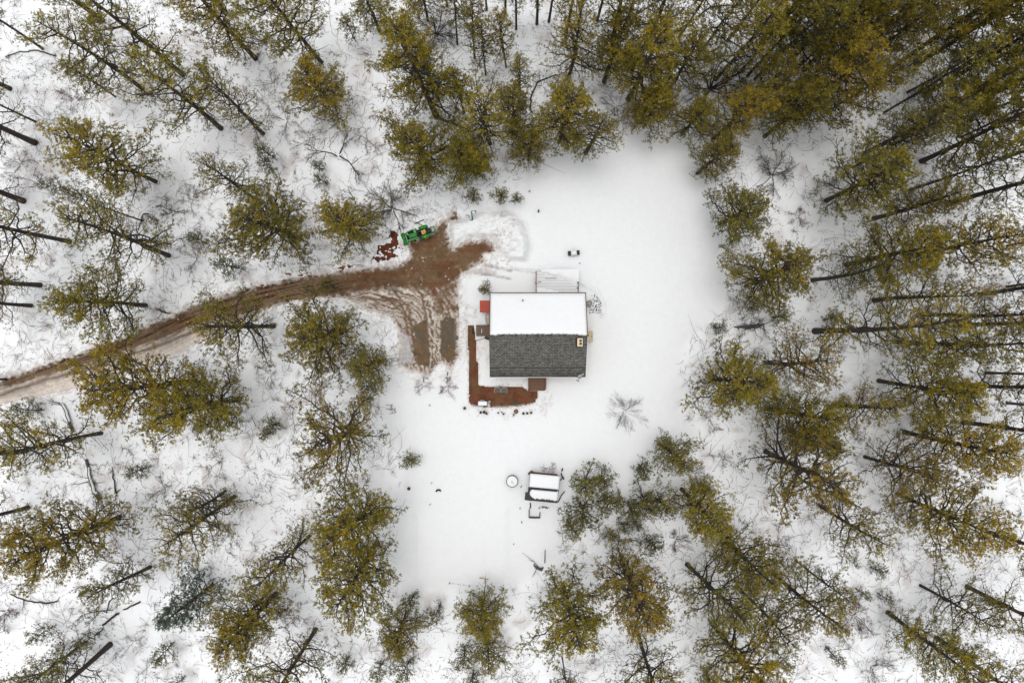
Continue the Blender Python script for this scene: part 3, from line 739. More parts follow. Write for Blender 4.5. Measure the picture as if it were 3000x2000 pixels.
# stones showing through the snow beside it
b = MB(); rr = random.Random(21); gp = [(1722, 905), (1742, 860), (1752, 872), (1762, 890), (1761, 915), (1745, 920), (1722, 918)]
cnt = 0
while cnt < 130:
    px, py = rr.uniform(1722, 1766), rr.uniform(852, 922)
    dsq = float(sdf(gp, np.array([px]), np.array([py]))[0])
    if dsq > 0 and not (rr.random() < .12 and dsq < 14): continue
    if math.hypot(px - 1727, py - 888) < 11: continue
    q = P(px, py); r0 = rr.uniform(.025, .06)
    ptv = []
    for k in range(7):
        a = k * 6.283 / 7; ptv.append((q.x + r0 * rr.uniform(.7, 1.4) * math.cos(a), q.y + r0 * rr.uniform(.6, 1.0) * math.sin(a)))
    z = hz(px, py); b.prism(ptv, z - .04, z + rr.uniform(.015, .04)); cnt += 1
o = b.build("gravel", M['stone']); tag(o, "dark wet stones showing through snow beside the air conditioner", "gravel", kind='stuff')

# ------------------------------------------------------------------ patio furniture
def chair(px, py, rz, label):
    q = P(px, py, .4)
    t = empty("patio_chair", (q.x, q.y, hz(px, py) + .015), rz, label, "chair", "patio chairs")
    b = MB(); b.box((0, 0, .40), (.46, .46, .05), bev=.02); b.build("seat", M['resin_dk'], t)
    b = MB()
    pts = [(.30, -.22, .60), (.30, .08, .62), (.24, .25, .72), (.10, .33, .80), (-.10, .33, .80), (-.24, .25, .72), (-.30, .08, .62), (-.30, -.22, .60)]
    b.tube(pts, [.045, .05, .055, .06, .06, .055, .05, .045], 8); b.build("arm_rail", M['resin'], t, True)
    b = MB(); V = []
    for k in range(9):
        a = math.pi * k / 8; V += [(.26 * math.cos(a), .05 + .25 * math.sin(a), .42), (.28 * math.cos(a), .05 + .28 * math.sin(a), .74)]
    b.add(V, [(2 * k, 2 * k + 2, 2 * k + 3, 2 * k + 1) for k in range(8)]); b.build("backrest", M['resin'], t)
    for sx in (-1, 1):
        for sy in (-1, 1):
            b = MB(); b.box((sx * .22, sy * .2, .19), (.05, .05, .38)); b.build("leg", M['resin'], t)
chair(1457.5, 1144, 0.06, "grey woven patio chair nearer the entry landing")
chair(1477, 1144.5, -0.06, "grey woven patio chair nearer the porch steps")
q = P(1417, 1182, .9)
gr = empty("grill_cart", (q.x, q.y, hz(1417, 1182) + .02), -.02, "snow-topped grill cart at the patio corner", "grill")
b = MB(); b.box((-.1, 0, .45), (.86, .40, .5), bev=.02); b.build("cabinet", M['black'], gr)
b = MB(); b.box((-.12, 0, .76), (.86, .40, .16), bev=.04); b.build("lid", M['grey'], gr)
b = MB(); b.box((-.12, 0, .88), (.88, .42, .13), bev=.05); b.build("snow_cap", M['capsnow'], gr)
b = MB(); b.box((.45, .0, .72), (.26, .34, .03)); b.build("side_shelf", M['grey'], gr)
b = MB(); b.tube([(-.35, .23, .78), (-.33, .29, .80), (.02, .29, .80), (.04, .23, .78)], .018, 6); b.build("handle", M['white'], gr)
b = MB(); b.box((.34, .02, .79), (.05, .2, .1)); b.box((.41, .04, .76), (.04, .05, .06)); b.build("knobs", M['rail'], gr)
for sx in (-.48, .3):
    for sy in (-.16, .16):
        b = MB(); b.tube([(sx, sy, 0), (sx, sy, .25)], .03, 6); b.build("leg", M['black'], gr)
for (dx, dy, zz) in ((.56, .17, .80), (.52, -.22, .42)):
    b = MB(); b.lathe([(.115, zz - .06), (.12, zz), (.10, zz + .01), (.10, zz - .03), (.03, zz - .03)], (dx, dy, 0), 18); wv = b.build("side_dish" if dy > 0 else "wheel", M['tank'] if dy > 0 else M['white'], gr)
    b = MB(); b.lathe([(.07, zz - .03), (.03, zz + .015)], (dx, dy, 0), 12); b.build("hub", M['grey'], wv)

def pot(px, py, r0, m, label, plant=True, h=.3, soilm='soil'):
    z = hz(px, py)
    q = P(px, py, z + h)
    t = empty("flower_pot", (q.x, q.y, z - .06), 0, label, "flower pot", "pots along the patio edge")
    b = MB(); b.lathe([(r0 * .72, 0), (r0 * .95, h * .85), (r0 * 1.08, h * .87), (r0 * 1.08, h), (r0 * .9, h), (r0 * .88, h * .8), (.01, h * .8)], sides=16); b.build("pot", M[m], t, False)
    b = MB(); b.lathe([(r0 * .88, h * .78), (r0 * .5, h * .84), (.01, h * .85)], sides=12); b.build("soil", M[soilm], t)
    if plant:
        rr = random.Random(int(px * 7 + py)); b = MB()
        for k in range(14):
            a = rr.uniform(0, 6.28); l_ = rr.uniform(.1, .32)
            b.tube([(0, 0, h * .8), (l_ * .4 * math.cos(a), l_ * .4 * math.sin(a), h + .12), (l_ * math.cos(a), l_ * math.sin(a), h + rr.uniform(.05, .3))], [.012, .01, .006], 3)
        b.build("dead_stems", M['stem'], t)
pot(1361, 1195.5, .13, 'navy', "lone dark navy pot beyond the patio corner near the grill cart", True)
pot(1408, 1208, .12, 'navy', "dark pot at the outer end of the cluster below the grill cart", False)
pot(1418, 1207, .14, 'navy', "middle navy pot with dead stems in the cluster below the grill cart")
pot(1425, 1211, .11, 'black', "black pot with dry stems ending the cluster below the grill cart")
pot(1459.5, 1209, .08, 'black', "small black pot in snow below the pair of grey chairs", False, .22)
pot(1470, 1206.5, .06, 'navy', "tiny navy pot in snow below the pair of grey chairs", False, .18)
pot(1475, 1212, .08, 'black', "small dark pot with twigs just off the tiny navy pot", True, .2)
pot(1512, 1205, .20, 'black', "largest dark pot with rusty orange centre below the patio", False, .35, 'terra')
pot(1533.5, 1211, .12, 'navy', "navy pot beside a black one below the porch steps", False)
pot(1544.5, 1210.5, .11, 'black', "black pot with empty soil below the porch steps", False)
pot(1505, 1214, .07, 'black', "little dark pot at the foot of the largest pot", True, .18)
pot(1556, 1209, .10, 'stem', "straw brown pot with dry grass at the row end below the steps", True, .25)
# ------------------------------------------------------------------ tractor
q = P(1240.4, 681.3, .6)
tr = empty("tractor", (q.x, q.y, hz(1232, 686) + .01), math.radians(198), "green compact tractor with front loader and yellow seat parked on the driveway", "tractor")
def wheel(u, v, r, w_, rimr):
    b = MB(); Mw = Euler((math.pi / 2, 0, 0)).to_matrix()
    b.lathe([(rimr, -w_ / 2 + .02), (r * .9, -w_ / 2), (r, -w_ / 3), (r, w_ / 3), (r * .9, w_ / 2), (rimr, w_ / 2 - .02)], (u, v, r), 26, M=Mw)
    for k in range(18):
        a = k * 2 * math.pi / 18
        b.box((u + r * math.cos(a), v, r + r * math.sin(a)), (.035, w_ * .9, .05), ry=-a + math.pi / 2)
    t = b.build("wheel", M['rubber'], tr)
    b = MB(); b.lathe([(.02, -w_ / 2 - .01), (rimr, -w_ / 2 + .01), (rimr, w_ / 2 - .01), (.02, w_ / 2 + .01)], (u, v, r), 18, M=Mw); b.build("rim", M['yellow'], t)
for v in (-1, 1):
    wheel(-.12, v * .50, .44, .27, .22); wheel(1.22, v * .46, .28, .19, .15)
b = MB(); b.box((.55, 0, .42), (1.9, .34, .22), bev=.03); b.box((-.25, 0, .48), (.5, .5, .3), bev=.04); b.build("chassis", M['black'], tr)
# hood: rounded, wider at the back
b = MB(); pr = [(.66, .21, .98), (.95, .225, 1.0), (1.3, .20, .96), (1.44, .15, .90), (1.48, .10, .84)]
V = []
for u, hw, zt_ in pr: V += [(u, -hw, .58), (u, -hw, zt_ - .10), (u, -hw * .72, zt_), (u, hw * .72, zt_), (u, hw, zt_ - .10), (u, hw, .58)]
F = [(k * 6 + j, k * 6 + j + 1, k * 6 + 7 + j, k * 6 + 6 + j) for k in range(4) for j in range(5)] + [(0, 5, 4, 3, 2, 1), (24, 25, 26, 27, 28, 29)]
b.add(V, F); hood = b.build("hood", M['green'], tr, False)
for v in (-.09, .09):
    b = MB(); b.lathe([(.01, 0), (.045, 0), (.045, .02), (.01, .03)], (1.485, v, .74), 10, M=Euler((0, math.pi / 2, 0)).to_matrix()); b.build("headlight", M['white'], hood)
b = MB(); b.box((1.53, 0, .62), (.10, .44, .42), bev=.03); b.box((1.62, 0, .66), (.03, .6, .5)); b.build("grille_guard", M['black'], tr)
b = MB(); b.box((.28, 0, .50), (.75, .86, .06), bev=.02); b.box((.52, 0, .78), (.20, .38, .40), bev=.05); b.build("platform", M['black'], tr)
b = MB(); b.tube([(.34 + .02, .17 * math.cos(a), .98 + .0) if False else (.36 + .15 * math.cos(a), .17 * math.sin(a), 1.0 + .05 * math.cos(a)) for a in np.linspace(0, 6.283, 19)], .017, 5, cap=False)
b.tube([(.52, 0, .9), (.36, 0, 1.0)], .02, 6); b.tube([(.36, -.16, 1.0), (.36, .16, 1.0)], .012, 5); b.build("steering_wheel", M['black'], tr)
b = MB(); b.box((-.02, 0, .74), (.40, .42, .12), bev=.05); b.box((-.22, 0, .92), (.10, .42, .34), bev=.045, ry=-.15); st_ = b.build("seat", M['seat'], tr)
b = MB(); b.box((0, 0, .807), (.2, .2, .012), bev=.005); b.build("seat_pad", simple('tan_pad', (0.48, .26, .07), .7, .2), st_)
for v in (-1, 1):
    b = MB(); V = []
    for k in range(7):
        a = math.radians(25 + k * 22); V += [(-.12 + .5 * math.cos(a), v * .33, .44 + .5 * math.sin(a)), (-.12 + .5 * math.cos(a), v * .60, .44 + .47 * math.sin(a))]
    F = [(2 * k, 2 * k + 1, 2 * k + 3, 2 * k + 2) for k in range(6)]
    V2 = [(x, y, z - .03) for x, y, z in V]; nV = len(V)
    b.add(V + V2, F + [tuple(i + nV for i in reversed(f)) for f in F] + [(2 * k + j, 2 * k + 2 + j, nV + 2 * k + 2 + j, nV + 2 * k + j) for k in range(6) for j in (0, 1)] + [(0, 1, nV + 1, nV), (12, 13, nV + 13, nV + 12)])
    b.build("fender", M['green'], tr)
    b = MB(); b.box((-.05, v * .56, .955), (.14, .05, .03), bev=.01); b.build("fender_lamp", M['yellow'], tr)
    # loader arm: upright tower, boom sloping down to the bucket
    b = MB(); b.box((.58, v * .40, .78), (.14, .09, .62), bev=.01); b.build("loader_tower", M['green'], tr)
    b = MB(); b.tube([(.52, v * .46, 1.06), (.95, v * .48, 1.03), (1.45, v * .48, .80), (1.86, v * .44, .32)], .055, 4); arm = b.build("loader_arm", M['green'], tr)
    b = MB(); b.tube([(.62, v * .40, .72), (1.2, v * .43, .74)], .03, 6); b.build("hydraulic_cylinder", M['black'], arm)
b = MB(); b.tube([(1.70, -.44, .52), (1.70, .44, .52)], .04, 6); b.build("cross_tube", M['green'], tr)
# bucket: open scoop
b = MB(); prof = [(1.86, .06), (2.24, .04), (2.26, .06), (1.92, .10), (1.88, .22), (1.90, .42), (2.02, .52), (2.00, .54), (1.86, .46), (1.83, .25)]
W2 = .585
V = [(u, -W2, z) for u, z in prof] + [(u, W2, z) for u, z in prof]; n_p = len(prof)
b.add(V, [tuple(range(n_p)), tuple(range(2 * n_p - 1, n_p - 1, -1))] + [(i, n_p + i, n_p + (i + 1) % n_p, (i + 1) % n_p) for i in range(n_p)])
for v in (-W2, W2):
    b.add([(1.85, v - .012, .06), (2.24, v - .012, .06), (2.02, v - .012, .53), (1.85, v - .012, .45), (1.85, v + .012, .06), (2.24, v + .012, .06), (2.02, v + .012, .53), (1.85, v + .012, .45)],
          [(0, 1, 2, 3), (7, 6, 5, 4), (0, 4, 5, 1), (1, 5, 6, 2), (2, 6, 7, 3), (3, 7, 4, 0)])
bk = b.build("bucket", M['green'], tr)
b = MB(); b.box((1.98, -.12, .53), (.06, .06, .02)); b.build("badge", M['yellow'], bk)
# three-point hitch and ballast box
b = MB(); b.box((-.62, 0, .44), (.30, .46, .30), bev=.03); b.tube([(-.4, -.26, .5), (-.9, -.24, .36)], .03, 6); b.tube([(-.4, .26, .5), (-.9, .24, .36)], .03, 6); b.build("hitch", M['black'], tr)
b = MB()
for c_, d_ in (((-.83, 0, .52), (.04, .58, .46)), ((-1.15, 0, .52), (.04, .58, .46)), ((-.99, -.27, .52), (.32, .04, .46)), ((-.99, .27, .52), (.32, .04, .46))): b.box(c_, d_)
bb = b.build("ballast_box", M['green'], tr)
b = MB(); b.box((-.99, 0, .56), (.28, .50, .30), bev=.06); b.build("ballast_fill", M['grey'], bb)

# green implement standing in the snow bank and the hooked bar beside it
z0 = hz(1385, 640) - .06
q = P(1385, 634, z0)
im = empty("tractor_implement", (q.x, q.y, z0), math.radians(-4), "dark green steel tractor implement standing in the ploughed snow heap", "tractor implement")
b = MB(); b.box((.02, -.42, .25), (.55, .07, .34), bev=.015, rz=.12); b.build("blade", M['dkgreen'], im)
b = MB(); b.tube([(.02, -.40, .40), (-.06, .06, .55), (-.12, .34, .62)], [.07, .06, .06], 5); b.build("beam", M['dkgreen'], im)
b = MB(); b.box((.12, .42, .60), (.50, .06, .10), rz=.16); b.box((-.08, .30, .60), (.08, .32, .10)); b.box((.30, .34, .6), (.06, .20, .08), rz=-.5); b.build("hitch_frame", M['dkgreen'], im)
b = MB(); b.box((.1, .34, .64), (.3, .1, .04), bev=.01); b.build("snow_cap", M['capsnow'], im)
q = P(1370, 634, z0)
hk = MB(); hk.tube([(-.17, .05, .28), (.06, .06, .30), (.16, .0, .30), (.17, -.18, .25)], .035, 6)
o = hk.build("hooked_bar", M['dkgreen']); o.location = (q.x, q.y, z0); tag(o, "short hooked metal bar in the snow next to the green implement", "metal bar")

# ------------------------------------------------------------------ black table with snow mound, posts and yard bits
z0 = hz(1681, 741)
q = P(1681, 741, .55)
tb = empty("garden_table", (q.x, q.y, z0), math.radians(5), "black garden table with a mound of snow in its middle", "table")
b = MB(); b.box((0, 0, .52), (1.16, .46, .05), bev=.015); b.build("tabletop", M['black'], tb)
for sx in (-1, 1):
    b = MB(); b.box((sx * .48, 0, .2), (.06, .40, .62)); b.build("leg", M['black'], tb)
b = MB(); V, F = [], []
g = 14
for j in range(g):
    for i in range(g):
        u, v = -1 + 2 * i / (g - 1), -1 + 2 * j / (g - 1)
        V.append((u * .29 + .01, v * .24, .545 + .26 * (1 - u ** 4) * (1 - v ** 4)))
F = [(j * g + i, j * g + i + 1, j * g + g + i + 1, j * g + g + i) for j in range(g - 1) for i in range(g - 1)]
b.add(V, F); b.build("snow_mound", M['capsnow'], tb, True)

def stake(px, py, px2, py2, r, h, m, name, label, cat="stake", group=None):
    z = hz(px, py); a = P(px, py, z); c = P(px2, py2, z + h)
    b = MB(); d = c - a
    b.tube([(0, 0, -.1), tuple(d * .5), tuple(d)], [r, r * .95, r * .8], 7); 
    o = b.build(name, M[m]); o.location = a
    return tag(o, label, cat, group)
stake(1577, 621, 1578.5, 615, .09, .7, 'rail', "marker_post", "short dark post alone in the clearing above the table", "post")
stake(1550, 561, 1553, 559, .10, .45, 'grey', "marker_post", "small grey post at the snowy edge below the pines above the post", "post")
stake(1697, 771, 1700, 771, .045, .4, 'navy', "garden_stake", "small dark stake poking from snow below the black table")
stake(1525, 1429, 1528.5, 1422, .035, .5, 'black', "garden_stake", "dark stake between the round stock tank and the coop")
stake(1523.5, 1486, 1523.5, 1491, .035, .4, 'black', "garden_stake", "dark stake beside the timber bed below the coop")
stake(1527, 1527, 1529.5, 1531, .045, .35, 'black', "garden_stake", "stubby dark stake furthest below the timber bed")
stake(1266, 1412, 1263.5, 1416, .03, .45, 'navy', "garden_stake", "thin stake above the half buried tyre")
stake(1262, 1474, 1258, 1480, .03, .45, 'black', "garden_stake", "thin stake below the half buried tyre")
stake(1506, 1592, 1504, 1594, .04, .4, 'black', "garden_stake", "lone stub stake in the open snow below the coop")
stake(1310, 1100, 1312, 1088, .05, .9, 'navy', "garden_stake", "blue grey marker stake by the end of the muddy parking strip")
stake(1243, 1122, 1239, 1106, .03, .8, 'black', "garden_stake", "black stake among brown leaves below the grey slush")
stake(1258, 1186, 1259.5, 1188, .05, .3, 'soil', "garden_stake", "brown stub in open snow below the rusty shrub")
stake(1596, 1653, 1597, 1610, .05, .5, 'soil', "garden_stake", "dark leaning stick above the curved dead log")

# round stock tank
q = P(1500.5, 1409, .5); z0 = hz(1500, 1409)
tk = empty("stock_tank", (q.x, q.y, z0), 0, "round black stock tank brimming with snow beside the coop", "stock tank")
b = MB(); b.lathe([(.54, -.1), (.57, .50), (.59, .52), (.575, .545), (.545, .53), (.53, .3)], sides=40); b.build("rim", M['black'], tk, True)
b = MB(); b.lathe([(.545, .44), (.54, .52), (.44, .56), (.30, .53), (.18, .56), (.01, .545)], sides=36); b.build("snow_fill", M['capsnow'], tk, True)
b = MB(); b.tube([(-.02, -.04, .4), (-.02, -.04, .62)], .05, 8); b.tube([(.09, -.2, .4), (.09, -.2, .6)], .035, 8); b.build("pipe", M['black'], tk)
# half buried tyre, bucket
q = P(1285, 1442, .1); z0 = hz(1285, 1442)
b = MB(); ring = [(.26 * math.cos(a), .26 * math.sin(a), .03 + .09 * math.sin(a)) for a in np.linspace(math.radians(20), math.radians(175), 14)]
b.tube(ring, [.02, .05, .07, .085, .09, .09, .09, .09, .09, .09, .085, .07, .05, .02], 8); o = b.build("old_tyre", M['rubber'], None, True); o.location = (q.x, q.y, z0); tag(o, "old black tyre half buried in the open snow", "tyre")
q = P(1197.5, 1431, .3); z0 = hz(1197, 1431)
t = empty("bucket", (q.x, q.y, z0), 0, "small dark bucket at the clearing edge near the half buried tyre", "bucket")
b = MB(); b.lathe([(.11, -.05), (.15, .28), (.165, .29), (.14, .28), (.12, .2), (.01, .2)], sides=16); b.build("body", M['navy'], t)
b = MB(); b.tube([(.15 * math.cos(a), .02, .27 + .1 * math.sin(a)) for a in np.linspace(0, math.pi, 9)], .01, 4); b.build("handle", M['grey'], t)

# two metal chair frames in the snow
def frame(px, py, rz, label, two):
    q = P(px, py, .3); t = empty("metal_chair", (q.x, q.y, hz(px, py)), rz, label, "chair", "metal chair frames left in the snow")
    b = MB()
    for v in (-.2, .2): b.tube([(-.32, v, .55), (-.05, v, .40), (.26, v * .98, .40), (.28, v * .98, -.05)], .022, 5)
    b.tube([(.26, -.2, .40), (.26, .2, .40)], .022, 5)
    if two: b.tube([(-.05, -.2, .40), (-.05, .2, .40)], .022, 5)
    b.build("frame", M['darktrim'], t)
    b = MB(); b.box((-.31, 0, .60), (.03, .40, .05)) if False else b.box((.16, .02, .39), (.10, .10, .03), bev=.01); b.build("seat_scrap", M['navy'], t)
frame(1140.5, 1191, .0, "metal chair frame with dark scrap left in snow by the clearing edge", False)
frame(1150.5, 1203.5, .18, "square metal chair frame closest to the house side of the pair in snow", True)

# sagging wire fence remnant
a, c = P(1316, 1710, .3), P(1374, 1718, .3)
fc = empty("wire_fence", (a.x, a.y, hz(1316, 1710)), 0, "short sagging wire fence remnant at the lower clearing edge", "fence")
d = c - a; d.z = 0
for k, f in enumerate((0, .17, .45, .72, 1.0)):
    b = MB(); x = d * f; b.tube([(x.x, x.y, -.1), (x.x + .03, x.y + .05, .55 if k in (0, 4) else .3)], .03 if k in (0, 4) else .018, 5)
    if k in (0, 4): b.tube([(x.x - .03, x.y + .1, .5), (x.x + .1, x.y + .16, .52)], .03, 5)
    b.build("post", M['navy'], fc)
b = MB(); b.tube([tuple(d * f + Vector((0, .02 * math.sin(f * 9), .3 - .2 * math.sin(f * 3.14)))) for f in np.linspace(0, 1, 12)], .009, 4); b.build("wire", M['grey'], fc)

# ------------------------------------------------------------------ coop: two snow-covered lean-to roofs with a dark gap between
q = P(1593, 1430, 1.9); z0 = hz(1593, 1430); k = S * (CAM_H - 1.9) / CAM_H
cp = empty("chicken_coop", (q.x, q.y, z0), math.radians(-5.3), "dark timber coop with two snow-covered roof slopes and a bare gap between", "coop")
w = 89 * k; 
b = MB(); b.box((0, .12, .85), (w - .3, 2.1, 1.8)); b.build("wall", M['darkwood'], cp)
def slab(x0, x1, ya, za, yb, zb, t, m, name, parent, rag=0, seed=0, inset=0, rnd=.07):
    gx, gy = 46, 18; V = []
    for j in range(gy):
        for i in range(gx):
            u, v = i / (gx - 1), j / (gy - 1)
            x = x0 + (x1 - x0) * u
            xr = 0.0
            y = ya + (yb - ya) * v
            if rag and v < .35:
                y += rag * (float(fbm(np.array([x * 5.0]), np.array([seed * 3.1]), seed)[0]) - .25) * (1 - v / .35)
            if inset and u < .3:
                x += inset * (abs(v - .62) ** 2.0) * 3.2 * (1 - u / .3)
            e = min(u, 1 - u) * abs(x1 - x0), min(v, 1 - v) * abs(yb - ya)
            zz = za + (zb - za) * v + t * (1 - math.exp(-min(e) / rnd)) + .006
            V.append((x, y, zz))
    F = [(j * gx + i, j * gx + i + 1, j * gx + gx + i + 1, j * gx + gx + i) for j in range(gy - 1) for i in range(gx - 1)]
    b = MB().add(V, F); return b.build(name, m, parent, True)
# upper roof
b = MB(); b.box((0, .72, 2.02), (w, 1.36, .05), rx=-.10); r1 = b.build("roof", M['darktrim'], cp)
slab(-w / 2 + .03, w / 2 - .02, .08, 2.115, 1.34, 1.98, .17, M['capsnow'], "snow_cover", r1)
b = MB(); b.box((-.12, 1.44, 1.72), (w - .45, .06, .18)); b.box((-w / 2 + .28, 1.44, 1.75), (.2, .16, .2)); b.build("gutter_board", M['rail'], r1)
# lower roof, exposed along its upper edge, left corner and front
b = MB(); b.box((-.02, -.66, 1.80), (w + .02, 1.32, .05), rx=.10); b.box((-w / 2 - .13, -.92, 1.765), (.28, .80, .05), rx=.10); r2 = b.build("roof", M['darktrim'], cp)
slab(-w / 2 + .16, w / 2 - .03, -1.16, 1.765, -.20, 1.86, .16, M['capsnow'], "snow_cover", r2, rag=.26, seed=4, inset=.36)
b = MB()
for i in range(8): b.box((-w / 2 + .32 + i * (w - .5) / 7.3, -.08, 1.905), (.30, .11, .03), rx=.1)
b.build("gap_board", M['darkwood'], r2)
b = MB(); b.box((w / 2 - .12, -.10, 1.925), (.12, .10, .03)); b.build("metal_patch", M['grey'], r2)
for sx in (-w / 2 + .32, w / 2 - .55):
    for dx in (-.05, .06):
        b = MB(); b.tube([(sx + dx, -1.25, 1.55), (sx + dx - .03, -1.75, -.1)], .035, 5); b.build("leg", M['navy'] if dx > 0 else M['darkwood'], cp)
b = MB(); b.box((-w / 2 + .18, .4, .8), (.05, .7, 1.3)); d_ = b.build("door", M['rail'], cp)
b = MB(); b.tube([(-w / 2 + .14, .62, .8), (-w / 2 + .14, .62, .95)], .02, 5); b.build("handle", M['grey'], d_)
# bits of lumber and tools leaning round the coop
def beam(pts, r, m, name, label, cat, sides=4):
    p0 = P(*pts[0]); b = MB(); b.tube([tuple(P(*p) - p0) for p in pts], r, sides); o = b.build(name, M[m]); o.location = p0
    return tag(o, label, cat)
zc = hz(1640, 1450)
beam([(1635, 1470, zc), (1644, 1452, zc + .5), (1654, 1439, zc + .9)], .05, 'black', "leaning_plank", "dark plank leaning off the coop towards the young pines", "plank")
beam([(1644, 1385, zc), (1646, 1393, zc + .4), (1652, 1403, zc + .9)], .07, 'black', "leaning_post", "dark leaning post at the upper coop corner", "post")
beam([(1642, 1406, zc + .1), (1652, 1396, zc + .3)], .045, 'navy', "metal_rod", "navy rod crossing beneath the leaning post at the coop", "rod")
beam([(1646, 1379, zc), (1648, 1373, zc + .7)], .08, 'navy', "marker_post", "stubby navy post just off the upper coop corner", "post", 7)
beam([(1548, 1388, zc + .2), (1559, 1379, zc + .3)], .10, 'darkwood', "log_chunk", "dark log end at the far coop corner near the stock tank", "log", 7)
# raised bed below the coop: three boards, snow filled
q = P(1566, 1506, .2); z0 = hz(1566, 1506)
rb = empty("raised_bed", (q.x, q.y, z0), math.radians(-1), "open timber raised bed filled with snow below the coop", "raised bed")
for c_, d_ in (((0, -.33, .12), (1.04, .10, .30)), ((-.54, .08, .12), (.07, .80, .30)), ((.53, -.06, .12), (.07, .52, .30))):
    b = MB(); b.box(c_, d_, bev=.012); b.build("board", M['darkwood'], rb)
rr = random.Random(4); b = MB()
for i in range(14): b.box((-.45 + i * .068, -.25 + rr.uniform(-.03, .03), .20), (.05, rr.uniform(.05, .1), .06), rz=rr.uniform(-.5, .5), mat=rr.randint(0, 1))
b.build("plant_debris", [M['stem'], M['soil']], rb)
def pile(px, py, n, w_, label):
    z = hz(px, py); q = P(px, py, z); b = MB(); rr = random.Random(7)
    for i in range(n):
        x = rr.uniform(-w_, w_); l_ = rr.uniform(.2, .5)
        b.box((x, rr.uniform(-.08, .08) + .05 * (1 - abs(x) / w_), .06 + .16 * (1 - abs(x) / w_) * rr.random()), (l_, .06, .06), rz=rr.uniform(-.6, .6), ry=rr.uniform(-.2, .2), mat=rr.choice([0, 0, 1]))
    o = b.build("lumber_pile", [M['darkwood'], M['capsnow']]); o.location = q; tag(o, label, "lumber pile")
pile(1592, 1486, 22, .42, "low pile of snowy scrap lumber between the coop and raised bed")
beam([(1553, 1472, zc), (1554.5, 1480, zc + .15), (1553, 1489, zc + .1)], .06, 'black', "fence_rail", "short broken rail from the coop to the raised bed", "rail")
# ------------------------------------------------------------------ trees: variants are grown once, copies share their meshes
OLIVE = np.array([(0.240, 0.210, 0.032), (0.370, 0.285, 0.030), (0.160, 0.155, 0.038), (0.100, 0.106, 0.045), (0.185, 0.138, 0.060)])
def blades(rs, C, D, length, width, nb, spread=0.85, up=0.25):
    """fans of narrow needle blades at points C, pointing roughly along D"""
    n = len(C)
    c = np.repeat(C, nb, 0); d = np.repeat(D, nb, 0)
    rnd = rs.normal(size=(n * nb, 3)); rnd /= np.linalg.norm(rnd, axis=1, keepdims=True)
    d = d * 0.6 + rnd * spread; d[:, 2] += up
    d /= np.linalg.norm(d, axis=1, keepdims=True) + 1e-9
    L = length * rs.uniform(.65, 1.25, (n * nb, 1)); W = width * rs.uniform(.7, 1.3, (n * nb, 1))
    r2 = rs.normal(size=(n * nb, 3)); s = np.cross(d, r2); s /= np.linalg.norm(s, axis=1, keepdims=True) + 1e-9
    c = c + rs.normal(size=c.shape) * length * .12
    V = np.stack([c, c + d * L * .55 + s * W * .5, c + d * L, c + d * L * .55 - s * W * .5], 1).reshape(-1, 3)
    return V
def rot2(d, a):
    c, s = math.cos(a), math.sin(a)
    return np.array((d[0] * c - d[1] * s, d[0] * s + d[1] * c, d[2]))

